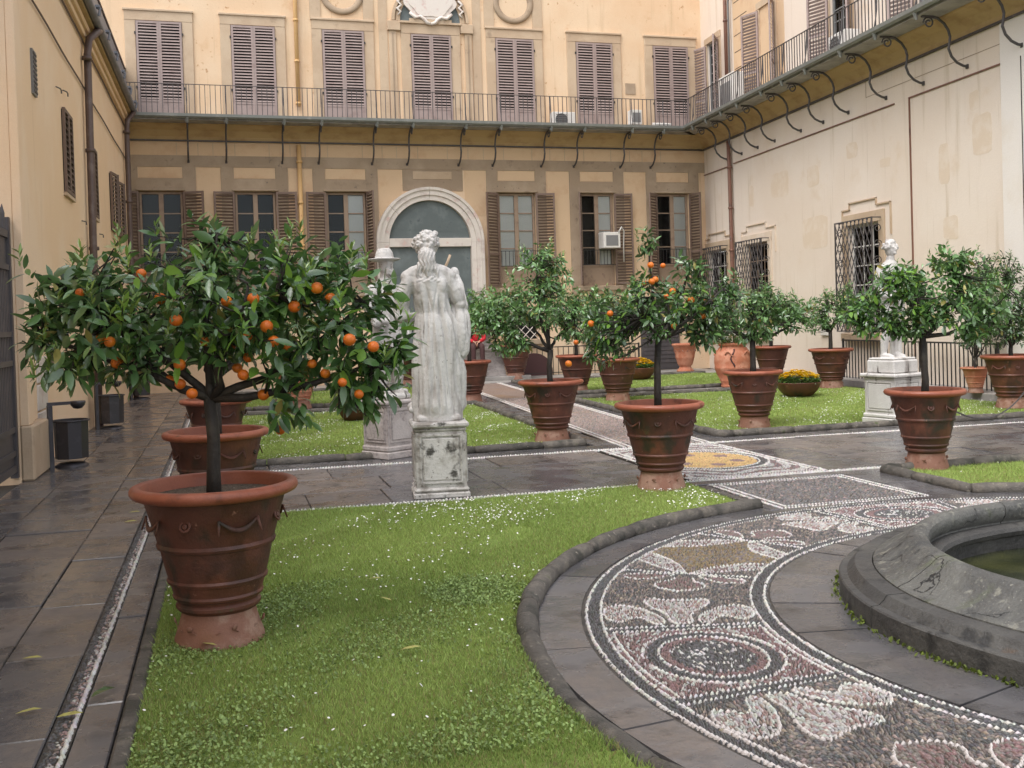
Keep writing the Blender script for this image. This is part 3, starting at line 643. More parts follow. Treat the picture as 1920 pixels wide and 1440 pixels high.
gx = rng.uniform(0, 1, (9000, 2)); yy = 12.5 + gx[:, 1] ** 1.3 * 9; P = np.stack([gl(yy, .05 + 1.08 * gx[:, 0]), yy], -1); n = len(P)
C = colourise(BROWN * 1.5, n, .4); k = rng.random(n); C[k < .3] = colourise(PINK, n, .3)[k < .3]; C[k > .8] = colourise(DARK * 1.6, n, .3)[k > .8]
tag(link('pebbles', pebble_mesh('pebbles', P, rng.uniform(0, PI, n), rng.uniform(.03, .05, n), rng.uniform(.018, .03, n), rng.uniform(.014, .02, n), C), pav), kind='stuff')
for b in (.02, .10, 1.08, 1.16):
    Pl, A = densify([(gl(12.5, b), 12.5), (gl(26.8, b), 26.8)], .04); n = len(Pl)
    tag(link('white_pebbles', pebble_mesh('white_pebbles', Pl, A + .5, np.full(n, .042), np.full(n, .026), np.full(n, .024), colourise(WHITE, n, .12)), pav), kind='stuff')
# fallen leaves
lf = MB().add([(0, 0, 0), (.03, .016, .006), (.03, -.016, .008), (.075, .014, .012), (.075, -.014, .010), (.11, 0, .006)], [(0, 1, 2), (1, 3, 4, 2), (3, 5, 4)]).mesh('fallen_leaf', 'dry_leaf')
def gnd(px, py, z=0):
    d = f2 + r3 * ((px - 960) / 2000) - u3 * ((py - 632.73) / 2000); t = (z - EYE.z) / d.z; return EYE + d * t
for px, py, az, wh in [(40, 1240, 0, 'on the slab beside the near pebble strip, upper'), (28, 1344, .4, 'on the slab at the lower left corner'), (105, 1350, .3, 'lying across the white pebble strip'), (240, 964, .2, 'on the slabs left of the nearest big pot'), (232, 982, .3, 'on the slabs just below another leaf left of the big pot'), (685, 1100, 0, 'in the grass right of the big pot, uppermost'), (735, 1140, 2.6, 'in the grass beside the clover patch'), (750, 1236, .3, 'in the middle of the near lawn'), (408, 1226, 3, 'at the foot of the nearest big pot')]:
    p = gnd(px, py); o = link('fallen_leaf', lf, None, (p.x, p.y, .012 if px < 300 else .045)); o.rotation_euler = (rnd.uniform(-.2, .2), 0, az - YAW); tag(o, 'dry yellow leaf ' + wh, 'leaf', 'fallen leaves')
o = link('fallen_leaf', MB().add(lf_v := [(v.co.x * 1.1, v.co.y * 1.6, v.co.z * 2) for v in lf.vertices], [tuple(p.vertices) for p in lf.polygons]).mesh('fallen_leaf', 'leaf_dark'), None, (*gnd(170, 1312)[:2], .01)); o.rotation_euler = (0, 0, .6); tag(o, 'curled dark green leaf right of the white pebble strip', 'leaf', 'fallen leaves')
# ------------------------------------------------------------------ buildings (wall-local coordinates: x along the wall, -y out of it, z up)
def wall_mesh(parent, name, u0, u1, z0, z1, holes, m, depth=.35, off=0.0):
    """front skin with rectangular holes, each hole with its reveals"""
    us = sorted({u0, u1, *[h[0] for h in holes], *[h[1] for h in holes]}); zs = sorted({z0, z1, *[h[2] for h in holes], *[h[3] for h in holes]})
    mb = MB()
    for a, b in zip(us[:-1], us[1:]):
        for c, d in zip(zs[:-1], zs[1:]):
            cu, cz = (a + b) / 2, (c + d) / 2
            if any(h[0] < cu < h[1] and h[2] < cz < h[3] for h in holes): continue
            mb.add([(a, -off, c), (b, -off, c), (b, -off, d), (a, -off, d)], [(0, 1, 2, 3)])
    for h in holes:
        a, b, c, d = h
        mb.add([(a, -off, c), (b, -off, c), (b, -off, d), (a, -off, d), (a, depth, c), (b, depth, c), (b, depth, d), (a, depth, d)], [(0, 3, 7, 4), (1, 5, 6, 2), (3, 2, 6, 7), (0, 4, 5, 1)])
    return mb.build(name, m, parent)
def ubox(parent, name, m, u0, u1, o0, o1, z0, z1, c=.0):
    mb = MB()
    cx, cz = (u0 + u1) / 2, (z0 + z1) / 2
    if c: mb.cbox(u0 - cx, u1 - cx, -o1, -o0, z0 - cz, z1 - cz, c)
    else: mb.box(u0 - cx, u1 - cx, -o1, -o0, z0 - cz, z1 - cz)
    return mb.build(name, m, parent, loc=(cx, 0, cz))
SLAT_BUDGET = {}
SLATM = {}
def slat_mesh(w, m):
    k = (round(w, 3), m)
    if k not in SLATM: SLATM[k] = MB().add([(-w / 2, -.016, -.026), (w / 2, -.016, -.026), (w / 2, .016, .018), (-w / 2, .016, .018), (-w / 2, -.022, -.020), (w / 2, -.022, -.020), (w / 2, .010, .024), (-w / 2, .010, .024)],
                                            [(0, 3, 2, 1), (4, 5, 6, 7), (0, 1, 5, 4), (2, 3, 7, 6), (1, 2, 6, 5), (0, 4, 7, 3)]).mesh('slat', m)
    return SLATM[k]
def shutter(wall, u, o, z0, z1, w, m, hinge_ang=0.0, pitch=.066, panel=0.0, singles=True, stile=.055, label=None, side=1, rails=()):
    """one louvred leaf: hinge edge at u, swings by hinge_ang out of the wall; side = +1 leaf runs to +x when closed"""
    g = empty('shutter'); g.parent = wall; g.location = (u, -o, z0); g.rotation_euler = (0, 0, -hinge_ang * side)
    h = z1 - z0; s = side
    mb = MB()
    X = lambda a, b: (min(a * s, b * s), max(a * s, b * s))
    for a, b, c, d in ((0, stile, 0, h), (w - stile, w, 0, h), (stile, w - stile, h - stile, h), (stile, w - stile, panel, panel + stile)) + tuple((stile, w - stile, r, r + stile) for r in rails):
        x0, x1 = X(a, b); mb.box(x0, x1, -.018, .022, c, d)
    if panel: x0, x1 = X(stile, w - stile); mb.box(x0, x1, -.008, .012, 0, panel)
    mb.build('shutter_frame', m, g)
    x0, x1 = X(stile, w - stile); cx = (x0 + x1) / 2; sw = x1 - x0
    if hinge_ang == 0: MB().box(x0, x1, .0235, .027, panel + stile, h - stile).build('backing', 'dark_void', g)  # dark sheet puts the shade of the slat gaps into colour
    n = int((h - stile * 2 - panel) / pitch); p = (h - stile * 2 - panel) / n
    zz = [panel + stile + p * (i + .5) for i in range(n)]; zz = [z for z in zz if not any(r - .01 < z < r + stile + .01 for r in rails)]
    bud = SLAT_BUDGET.setdefault(wall.name, 300)
    if singles and bud >= len(zz):
        SLAT_BUDGET[wall.name] = bud - len(zz); me = slat_mesh(sw, m)
        for z in zz:
            o_ = link('slat', me, g, (cx, 0, z)); o_.rotation_euler = (rnd.uniform(-.06, .06), rnd.uniform(-.006, .006), 0)
    else:
        b2 = MB(); me = slat_mesh(sw, m); vv = [v.co for v in me.vertices]; ff = [tuple(f.vertices) for f in me.polygons]
        for z in zz: b2.add([(v.x + cx, v.y, v.z + z) for v in vv], ff)
        tag(b2.build('slats', m, g), kind='stuff')
    return g
def casement(wall, u0, u1, z0, z1, dep, rows=4, cols=2, wood='window_wood', behind='room_dark', curtains=(), split=True, panel=0.0, open_leaf=None):
    """a glazed window set in the wall: frame, muntins, panes, the room behind"""
    g = empty('window'); g.parent = wall; g.location = (u0, dep, z0); w, h = u1 - u0, z1 - z0
    mb = MB(); fr = .055
    for a, b, c, d in ((0, fr, 0, h), (w - fr, w, 0, h), (fr, w - fr, h - fr, h), (fr, w - fr, panel, panel + fr)): mb.box(a, b, -.03, .03, c, d)
    if split: mb.box(w / 2 - .06, w / 2 + .06, -.036, .03, panel + fr, h - fr)
    if panel: mb.box(fr, w - fr, -.012, .02, 0, panel)
    mb.build('frame', wood, g)
    ph = (h - panel - 2 * fr) / rows
    for i in range(1, rows): MB().box(fr, w - fr, -.012, .016, panel + fr + ph * i - .014, panel + fr + ph * i + .014).build('glazing_bar', wood, g)
    if not split:
        for j in range(1, cols): x = fr + (w - 2 * fr) * j / cols; MB().box(x - .012, x + .012, -.0135, .0175, panel + fr, h - fr).build('glazing_bar', wood, g)
    for j in range(cols):
        a = fr + (w - 2 * fr) * j / cols + (.07 if split and j else .012); b = fr + (w - 2 * fr) * (j + 1) / cols - (.07 if split and not j else .012)
        for i in range(rows):
            MB().box(a, b, -.003, .003, panel + fr + ph * i + .012, panel + fr + ph * (i + 1) - .012).build('pane', 'glass', g)
            if (j, i) in curtains or (j, -1) in curtains: MB().box(a - .01, b + .01, .032, .038, panel + fr + ph * i, panel + fr + ph * (i + 1) - .008).build('blind', 'curtain', g)
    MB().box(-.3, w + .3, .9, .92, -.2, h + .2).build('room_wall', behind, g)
    return g
def iron_scroll(cx, cz, r, n=16, turns=1.4, flip=1): return [(flip * (r * (1 - .65 * t) * math.cos(2 * PI * turns * t)) + cx, (r * (1 - .65 * t) * math.sin(2 * PI * turns * t)) + cz) for t in np.linspace(0, 1, n)]
BRM = {}
def bracket(wall, u, zb=7.0, reach=1.0):
    if 'b' not in BRM:
        pts = [(0, .02, -1.0), (0, .10, -.985), (0, .22, -.93), (0, .33, -.82), (0, .385, -.68), (0, .36, -.56), (0, .35, -.46), (0, .385, -.34), (0, .47, -.22), (0, .60, -.13), (0, .76, -.10), (0, .92, -.10)]
        BRM['b'] = MB().tube([(p[0], -p[1], p[2]) for p in pts], .025, 7).box(-.03, .03, -.03, .002, -1.04, -.96).mesh('rod', 'iron')
        BRM['s'] = MB().tube([(0, -a, b) for a, b in iron_scroll(.78, -.215, .11)], .016, 6).mesh('scroll', 'iron')
        BRM['j'] = MB().box(-.025, .025, -1.0, -.08, -.075, -.032).mesh('joist', 'iron_dark')
        BRM['c'] = MB().tube([(0, -1.02, -.17), (0, -1.05, -.05), (0, -1.04, .06)], [.025, .05, .03], 6).tube([(-.05, -1.03, -.14), (0, -1.05, -.04), (.05, -1.03, .05)], .018, 5).mesh('clamp', 'gutter_green')
    g = empty('bracket'); g.parent = wall; g.location = (u, 0, zb)
    for k, nme in (('b', 'rod'), ('s', 'scroll'), ('j', 'joist'), ('c', 'clamp')): link(nme, BRM[k], g)
def balcony(wall, u0, u1, feet, joists, zb=7.0, reach=1.0, mitre=(0, 0), rail=True):
    t = .09; m0, m1 = mitre
    mb = MB(); V = [(u0 + m0 * .1, -.1, zb - t), (u1, -.1, zb - t), (u1 - m1, -reach, zb - t), (u0 + m0, -reach, zb - t)]
    mb.add(V + [(v[0], v[1], zb) for v in V], [(0, 1, 2, 3), (4, 7, 6, 5), (0, 3, 7, 4), (1, 5, 6, 2), (3, 2, 6, 7), (0, 4, 5, 1)]); mb.build('balcony_slab', 'grey_paving', wall)
    a, b = u0 + m0, u1 - m1
    gm = MB(); prof = [(-reach - .005, zb + .045), (-reach - .02, zb - .03), (-reach - .07, zb - .06), (-reach - .12, zb - .02), (-reach - .13, zb + .05), (-reach - .11, zb + .05), (-reach - .07, zb - .025), (-reach - .03, zb + .045)]
    k = len(prof); gm.add([(a, y, z) for y, z in prof] + [(b, y, z) for y, z in prof], [tuple(range(k)), tuple(range(k, 2 * k))[::-1]] + [(i, k + i, k + (i + 1) % k, (i + 1) % k) for i in range(k)])
    o = gm.build('gutter', 'gutter_green', wall); fixnormals(o.data)
    # cove under the slab and the moulding at its foot
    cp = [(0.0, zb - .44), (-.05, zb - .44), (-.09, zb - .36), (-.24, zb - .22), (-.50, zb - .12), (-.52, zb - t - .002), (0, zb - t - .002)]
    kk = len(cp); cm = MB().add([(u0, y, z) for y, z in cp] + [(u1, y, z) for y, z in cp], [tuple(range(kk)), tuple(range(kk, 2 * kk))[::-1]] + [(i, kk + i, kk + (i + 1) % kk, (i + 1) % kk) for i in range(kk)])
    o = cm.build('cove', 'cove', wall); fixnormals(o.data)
    ubox(wall, 'moulding', 'iron', u0, u1, .0, .075, zb - .475, zb - .442)
    for u in feet: bracket(wall, u, zb, reach)
    jm = BRM['j']
    for u in joists: link('joist', jm, wall, (u, .004, zb - .001))
    # railing
    g = empty('railing'); g.parent = wall; g.location = (0, -reach + .03, zb); hr = .82
    MB().box(a, b, -.016, .016, hr - .014, hr).box(a, b, -.012, .012, .05, .066).build('rail', 'iron', g)
    if 'bal' not in BRM:
        BRM['bal'] = MB().box(-.008, .008, -.008, .008, .066, hr - .014).mesh('baluster', 'iron')
        BRM['post'] = MB().tube([(0, -.06, -.02), (0, -.07, .10), (0, -.03, .30), (0, -.02, .42), (0, .0, hr)], [.016, .014, .011, .018, .012], 5).mesh('post', 'iron')
    n = int((b - a) / .128)
    for i in range(1, n): link('baluster', BRM['bal'], g, (a + (b - a) * i / n, 0, 0))
    for u in feet:
        if a - .02 < u < b + .02: link('post', BRM['post'], g, (u, 0, 0))

# ---- back facade
FA_ROT = math.radians(2)
facade = empty('palace_facade', (-2.25, 29.19, 0), FA_ROT)
tag(facade, 'yellow palace facade with brown shutters and arch closing the back of the garden', 'building')
UC = [.86, 3.24, 5.635, 8.085, 10.53, 12.97, 15.42]
FW = 16.46
LOW = {0: (.21, 1.32), 1: (2.62, 3.70), 2: (5.02, 6.13), 4: (9.90, 11.03), 5: (12.41, 13.46), 6: (14.84, 15.91)}
holes = [(a, b, 2.55, 5.26) for a, b in LOW.values()] + [(9.96, 11.0, 1.05, 1.95), (12.45, 13.4, 1.05, 1.95)]
wall_mesh(facade, 'wall', -4.5, FW + .4, -.05, 14.5, holes, 'stucco_back', .34)
MB().add([(-.4, 1.3, -.05), (FW + .4, 1.3, -.05), (FW + .4, 1.3, 14.5), (-.4, 1.3, 14.5), (-.4, 0, 14.5), (FW + .4, 0, 14.5)], [(3, 2, 1, 0), (3, 4, 5, 2)]).build('rear_wall', 'room_dark', facade)
# upper floor: stone surrounds with closed shutters
for i, u in enumerate(UC):
    zt, zb = 9.66, 7.08; hw = .575; pale = i in (0, 1, 3)
    ms = 'sandstone_pale'
    ubox(facade, 'jamb', ms, u - hw - .27, u - hw, .0, .045, zb, zt, .006); ubox(facade, 'jamb', ms, u + hw, u + hw + .27, .0, .045, zb, zt, .006)
    ubox(facade, 'lintel', ms, u - hw - .27, u + hw + .27, .0, .052, zt, zt + .27, .006)
    if i != 3: ubox(facade, 'cornice', ms, u - hw - .30, u + hw + .30, .0, .085, zt + .24, zt + .30, .01)
    ubox(facade, 'door_frame', 'shutter_pale', u - hw, u + hw, .0, .014, zb, zt)
    for sd_ in (1, -1):
        shutter(facade, u - sd_ * (hw - .01), .055, zb + .01, zt - .02, hw - .012, 'shutter_pale', 0, .077, .47, side=sd_, singles=i in (1, 2, 3, 4, 5), rails=(.47 + .12,) if False else ())
        for hz in (7.9, 9.3): ubox(facade, 'hinge', 'iron_dark', u - sd_ * (hw + .01) - .02, u - sd_ * (hw + .01) + .02, .03, .075, hz, hz + .06)
# pilaster strips and round niches beside the middle window
for i in (2, 4):
    u = UC[i]
    for a, b in ((u - .88, u - .59), (u + .57, u + .86)): ubox(facade, 'pilaster', 'sandstone_pale', a, b, .0, .03, 9.97, 13.0)
    ring = MB(); n = 40; ro, ri = .60, .43; zc = 10.68
    V = []; F = []
    for k in range(n):
        t = 2 * PI * k / n; cs, sn = math.cos(t), math.sin(t)
        V += [(ro * cs, -.0, ro * sn), (ro * cs, -.05, ro * sn), ((ro - .06) * cs, -.075, (ro - .06) * sn), ((ri + .05) * cs, -.055, (ri + .05) * sn), (ri * cs, -.03, ri * sn), (ri * cs, .0, ri * sn)]
    for k in range(n):
        for j in range(5): a_, b_ = 6 * k + j, 6 * ((k + 1) % n) + j; F.append((a_, b_, b_ + 1, a_ + 1))
    ring.add(V, F); o = ring.build('round_niche', 'sandstone', facade, True, (u, 0, zc)); fixnormals(o.data)
u = UC[3]
for sg in (-1, 1):
    ubox(facade, 'pilaster', 'sandstone_pale', *sorted((u + sg * .98, u + sg * 1.18)), .0, .05, 7.08, 9.72, .006)
    ubox(facade, 'pilaster', 'sandstone', *sorted((u + sg * 1.06, u + sg * 1.10)), .05, .06, 7.3, 9.66)
    ubox(facade, 'capital', 'sandstone_pale', *sorted((u + sg * .86, u + sg * 1.22)), .0, .10, 9.72, 9.98, .01)
    ubox(facade, 'wall_strip', 'sandstone_pale', *sorted((u + sg * 1.22, u + sg * 1.46)), .0, .022, 7.06, 13.0)
    ubox(facade, 'ear', 'sandstone_pale', *sorted((u + sg * .55, u + sg * .88)), .04, .115, 9.93, 9.99, .006)
ubox(facade, 'lintel', 'sandstone_pale', u - .60, u + .60, .04, .11, 9.93, 10.07, .008)
arc = lambda r0, r1, a0, a1, n=24: [(r0 * math.cos(t), r0 * math.sin(t)) for t in np.linspace(a0, a1, n)] + [(r1 * math.cos(t), r1 * math.sin(t)) for t in np.linspace(a1, a0, n)]
def arch_strip(name, m, uc, zc, r0, r1, o0, o1, a0=0, a1=PI, n=24):
    mb = MB(); V = []; F = []
    for k, t in enumerate(np.linspace(a0, a1, n + 1)):
        c, s = math.cos(t), math.sin(t); V += [(r0 * c, -o0, r0 * s), (r0 * c, -o1, r0 * s), (r1 * c, -o1, r1 * s), (r1 * c, -o0, r1 * s)]
    for k in range(n):
        for j in range(4): a_ = 4 * k + j; b_ = 4 * k + (j + 1) % 4; F.append((a_, b_, b_ + 4, a_ + 4))
    F += [(0, 3, 2, 1), (4 * n, 4 * n + 1, 4 * n + 2, 4 * n + 3)]
    o = mb.add(V, F).build(name, m, facade, False, (uc, 0, zc)); fixnormals(o.data); return o
arch_strip('arch_moulding', 'sandstone_pale', u, 10.0, 1.02, 1.10, 0, .09); arch_strip('arch_moulding', 'sandstone_pale', u, 10.0, .86, .98, 0, .05)
MB().prism([(.86 * math.cos(t), .86 * math.sin(t)) for t in np.linspace(0, PI, 24)], -.006, .03, 'xz').build('niche_panel', 'slate_panel', facade, loc=(u, -.004, 10.0))
ct = MB(); cprof = [(.72 * math.cos(t) * (1 + .06 * math.cos(6 * t)), .50 * math.sin(t) * (1 + .07 * math.cos(6 * t))) for t in np.linspace(0, 2 * PI, 48, endpoint=False)]
ct.prism(cprof, -.11, -.03, 'xz'); ct.prism([(p[0] * .82, p[1] * .80) for p in cprof], -.135, -.11, 'xz')
o = ct.build('cartouche', 'marble_trim', facade, loc=(u, 0, 10.52)); fixnormals(o.data)
sc = MB()
for sg in (-1, 1):
    sc.tube([(sg * a, -.13, b) for a, b in iron_scroll(.70, .28, .11, 20, 1.3)], .035, 6); sc.tube([(sg * a, -.13, b) for a, b in [(.60, -.30), (.45, -.44), (.30, -.40), (.2, -.46), (.12, -.56), (0, -.60)]], [.04, .05, .04, .05, .05, .04], 6)
    sc.tube([(sg * a, -.09, b) for a, b in [(.80, .10), (.92, .0), (.82, -.10), (.94, -.2), (.84, -.28), (.92, -.38)]], [.03, .045, .035, .045, .035, .02], 6)
sc.build('cartouche_scroll', 'marble_trim', facade, True, (u, 0, 10.52))
MB().box(-.16, .16, -.02, 0, -.16, .16).build('plaster_patch', 'sandstone', facade, loc=(14.1, 0, 8.35))
# the broad bands, ochre panels and stone piers between the low windows
ubox(facade, 'stone_band', 'sandstone', 0, FW, .0, .02, 5.89, 6.19)
ubox(facade, 'frieze', 'ochre_panel', 0, FW, .0, .012, 6.19, 6.525)
for a in (1.18, 1.72, 2.1, 2.66, 3.55, 4.10, 4.5, 5.1, 6.05, 6.6, 7.0, 7.6, 8.45, 9.05, 9.5, 10.1, 10.95, 11.5, 11.95, 12.55, 13.4, 14.0, 14.4, 15.0): ubox(facade, 'joint', 'sandstone_pale', a, a + .02, .012, .016, 6.19, 6.52)
for i, (a, b) in LOW.items():
    ubox(facade, 'jamb', 'sandstone', a - .33, a, .0, .028, 2.3, 5.89); ubox(facade, 'jamb', 'sandstone', b, b + .33, .0, .028, 2.3, 5.89)
    ubox(facade, 'lintel', 'sandstone', a, b, .0, .034, 5.26, 5.59); ubox(facade, 'ochre_panel', 'ochre_panel', a + .02, b - .01, .0, .012, 5.60, 5.88)
    ubox(facade, 'drip_mould', 'sandstone', a - .06, b + .06, .0, .075, 5.265, 5.31, .008); ubox(facade, 'sill', 'sandstone', a - .2, b + .2, .0, .12, 2.40, 2.54, .012)
for a, b in ((1.66, 2.28), (4.05, 4.68), (11.4, 12.06), (13.83, 14.49)): ubox(facade, 'ochre_panel', 'ochre_panel', a, b, .0, .010, 2.3, 5.88)
for a, b in ((6.48, 7.12), (8.93, 9.57)): ubox(facade, 'ochre_panel', 'ochre_panel', a, b, .0, .010, 4.6, 5.88)
ubox(facade, 'arch_tablet', 'sandstone', 7.16, 8.88, .0, .018, 5.30, 5.88); ubox(facade, 'arch_tablet', 'sandstone_pale', 7.45, 8.56, .018, .03, 5.62, 5.84, .006)
# marble arch
ua, za = 7.88, 3.86
MB().prism([(1.16 * math.cos(t), 1.16 * math.sin(t)) for t in np.linspace(0, PI, 30)] + [(-1.16, -3.0), (1.16, -3.0)], -.02, -.003, 'xz').build('blind_panel', 'slate_panel', facade, loc=(ua, 0, za))
for a0, a1 in ((0, .72), (.725, 1.57), (1.575, 2.42), (2.425, PI)):
    arch_strip('arch_block', 'marble_trim', ua, za, 1.17, 1.31, .0, .13, a0, a1, 10); arch_strip('arch_block', 'marble_trim', ua, za, 1.312, 1.45, .0, .17, a0, a1, 10); arch_strip('arch_block', 'marble_trim', ua, za, 1.452, 1.53, .0, .21, a0, a1, 10)
for sg in (-1, 1):
    for r0, r1, oo in ((1.17, 1.31, .13), (1.312, 1.45, .17), (1.452, 1.53, .21)): ubox(facade, 'jamb', 'marble_trim', *sorted((ua + sg * r0, ua + sg * r1)), .0, oo, .9, za - .004)
ubox(facade, 'transom', 'marble_trim', ua - 1.17, ua + 1.17, .02, .11, za - .13, za + .11, .01)
for a, b, c, d in ((-.9, -.2, .35, .75), (.25, .7, .3, .62), (-1.0, -.5, -.9, -.4), (.3, .9, -1.1, -.6)): ubox(facade, 'slate_tile', 'slate_panel', ua + a, ua + b, .021, .026, za + c, za + d)
# glazed windows with open shutters
cfg = {0: (((), 0), (2.75, 2.75)), 1: (((), 0), (2.95, 2.95)), 2: ((((1, -1),), 0), (2.95, 1.75)), 4: ((((0, -1), (1, -1)), 0), (2.5, 2.9)), 5: ((((1, -1),), 0), (2.0, 2.95)), 6: ((((1, -1),), 0), (2.4, 1.75))}
for i, (a, b) in LOW.items():
    (cur, _), (angL, angR) = cfg[i]
    casement(facade, a + .02, b - .02, 2.56, 5.24, .10, 4, 2, curtains=cur, panel=.55)
    wL = .55
    shutter(facade, a, .04, 2.58, 5.24, wL, 'shutter_brown', angL, .083, 0, singles=False, side=1, rails=(.9,))
    shutter(facade, b, .04, 2.58, 5.24, wL, 'shutter_brown', angR, .083, 0, singles=False, side=-1, rails=(.9,))
    g = empty('window_guard'); g.parent = facade; g.location = ((a + b) / 2, -.05, 2.6); hw = (b - a) / 2
    MB().box(-hw, hw, -.01, .01, .98, 1.0).box(-hw, hw, -.01, .01, .55, .57).build('rail', 'iron_dark', g)
    for k in range(10): MB().box(-.006, .006, -.006, .006, .57, .98).build('bar', 'iron_dark', g, loc=(-hw + (k + .5) * 2 * hw / 10, 0, 0))
for a, b in ((9.96, 11.0), (12.45, 13.4)):      # low barred windows behind the trees
    g = empty('lattice_window'); g.parent = facade; g.location = ((a + b) / 2, -.02, 1.05); hw = (b - a) / 2
    MB().box(-hw, hw, .2, .22, 0, .9).build('dark_opening', 'dark_void', g)
    lt = MB()
    for k in range(-4, 9):
        for sg in (1, -1):
            x0 = -hw + k * .26; pts = []
            for t in np.linspace(0, .9, 8):
                x = x0 + t if sg > 0 else -x0 - t
                if -hw <= x <= hw: pts.append((x, 0, t))
            if len(pts) > 1: lt.tube([pts[0], pts[-1]], .012, 5)
    lt.build('lattice', 'marble_trim', g); ubox(facade, 'sill', 'sandstone', a - .15, b + .15, 0, .12, .90, 1.04, .01)
g = empty('low_door'); g.parent = facade; g.location = (14.2, -.01, .0)
MB().box(0, 1.25, -.05, 0, 0, 2.1).build('door_leaf', 'gate_paint', g)
for k in range(14): MB().box(.06, 1.19, -.065, -.05, .2 + k * .125, .27 + k * .125).build('louvre', 'gate_paint', g)
MB().lathe([(.55, 0), (.55, .06)], 32, capb=True, capt=True).build('round_hatch', 'brown_cloth', facade, loc=(10.75, -.25, .1)).rotation_euler = (PI / 2, 0, 0)
# pipes and fittings
def pipe(wall, name, m, pts, r=.055, clips=()):
    g = empty(name); g.parent = wall
    MB().tube([(a, -b, c) for a, b, c in pts], r, 10).build('pipe_run', m, g, True)
    for a, b, c in clips: MB().tube([(a, -b, c - .03), (a, -b, c + .03)], r * 1.35, 10).build('pipe_clip', m, g, True)
pipe(facade, 'downpipe', 'ochre_pipe', [(4.37, .08, 7.55), (4.37, .08, 14)], .055, [(4.37, .08, z) for z in (7.62, 8.75, 9.85, 11)])
pipe(facade, 'downpipe', 'ochre_pipe', [(4.34, .09, 6.5), (4.34, .09, 1.0)], .06, [(4.34, .09, z) for z in (6.05, 4.95, 3.8)])
feetB = [1.48, 2.44, 3.89, 4.86, 6.32, 7.30, 8.77, 9.77, 11.23, 12.23, 13.69, 14.67]
balcony(facade, 0.0, FW, feetB, [.62, 3.17, 5.6, 8.03, 10.5, 12.96], 7.03, 1.0, (0.0, 1.0))
def ac_unit(name, wall, u, o, z, w, h, d, lab, fan=True):
    g = empty(name); MBn = MB().cbox(-w / 2, w / 2, -d / 2, d / 2, 0, h, .012).build('casing', 'white_plastic', g)
    if fan:
        MB().lathe([(.001, 0), (h * .40, 0), (h * .40, .012)], 24).build('fan_grille', 'grey_plastic', g, loc=(-w * .12, -d / 2 - .003, h / 2)).rotation_euler = (PI / 2, 0, 0)
        b = MB()
        for k in range(6): b.box(-h * .36, h * .36, -.004, .004, -.34 * h + k * h * .13, -.34 * h + k * h * .13 + .012)
        b.build('grille_bars', 'ac_black', g, loc=(-w * .12, -d / 2 - .018, h / 2))
    else: MB().box(-w * .36, w * .36, -.006, .004, h * .15, h * .8).build('vent_panel', 'grey_plastic', g, loc=(0, -d / 2 - .004, 0))
    M = Matrix.Translation(Vector(wall.location)) @ Matrix.Rotation(wall.rotation_euler.z, 4, 'Z'); p = M @ Vector((u, -o, z))
    g.location = p; g.rotation_euler = (0, 0, wall.rotation_euler.z); tag(g, lab, 'air conditioner', 'air conditioning units'); return g
ac_unit('air_conditioner', facade, 11.78, .42, 7.04, .68, .46, .3, 'white air conditioner with round fan on the back balcony')
ac_unit('air_conditioner', facade, 14.02, .45, 7.20, .34, .42, .28, 'small white air conditioner box on the back balcony near the corner', False)
g = ac_unit('window_air_conditioner', facade, 13.18, .28, 3.62, .52, .46, .42, 'white air conditioner hung in an open ground floor window', False)
MB().tube([(.2, -.2, .42), (.3, -.22, .6), (.42, -.1, .5), (.44, 0, .1), (.46, .05, -.4)], .022, 6).build('hose', 'white_plastic', g, True)
o = MB().cbox(-.26, .26, -.13, .13, 0, .10, .02).build('lid', 'white_plastic', None); tag(o, 'white floodlight lying tilted on the back balcony floor', 'floodlight'); o.name = 'floodlight'
o.location = (-2.25 + 14.75, 29.19 + .52 - .75, 7.12); o.rotation_euler = (.25, 0, FA_ROT)

# ---- right wing
RW = math.radians(-93.7)
rwing = empty('palace_wing', (14.20, 29.77, 0), RW)
tag(rwing, 'pale cream palace wing with iron balcony and grilled windows on the right', 'building')
RWIN = [(.0, 1.72), (2.78, 4.46), (8.38, 9.95)]
upW = [(.53, 1.40), (4.20, 5.07), (7.95, 8.85)]
holes = [(max(a, .05) + .12, b - .12, 1.25, 3.5) for a, b in RWIN] + [(a, b, 7.08, 9.62) for a, b in upW] + [(11.4, 12.3, 7.08, 9.62)]
wall_mesh(rwing, 'wall', -.5, 13.92, -.05, 14.5, holes, 'stucco_right', .3)
wall_mesh(rwing, 'pale_wall', 13.92, 24, -.05, 14.5, [], 'stucco_pale', .3, off=.02)
MB().add([(-.5, 1.3, -.05), (24, 1.3, -.05), (24, 1.3, 14.5), (-.5, 1.3, 14.5), (-.5, 0, 14.5), (24, 0, 14.5)], [(3, 2, 1, 0), (3, 4, 5, 2)]).build('rear_wall', 'room_dark', rwing)
ubox(rwing, 'corner_pipe_groove', 'iron_dark', 14.46, 14.475, .02, .03, .2, 5.86)
ubox(rwing, 'wall_moulding', 'copper_pipe', 2.25, 10.52, .0, .03, 5.83, 5.855); ubox(rwing, 'wall_moulding', 'copper_pipe', .02, 2.05, .0, .03, 5.80, 5.825)
ubox(rwing, 'wall_moulding', 'copper_pipe', 11.07, 13.92, .0, .03, 5.84, 5.865); ubox(rwing, 'wall_moulding', 'copper_pipe', 11.06, 11.085, .0, .03, .2, 5.865)
ubox(rwing, 'thin_joint', 'sandstone', 9.4, 13.92, .0, .006, 6.20, 6.212); ubox(rwing, 'thin_joint', 'sandstone', 9.4, 9.412, .0, .006, 6.2, 6.55)
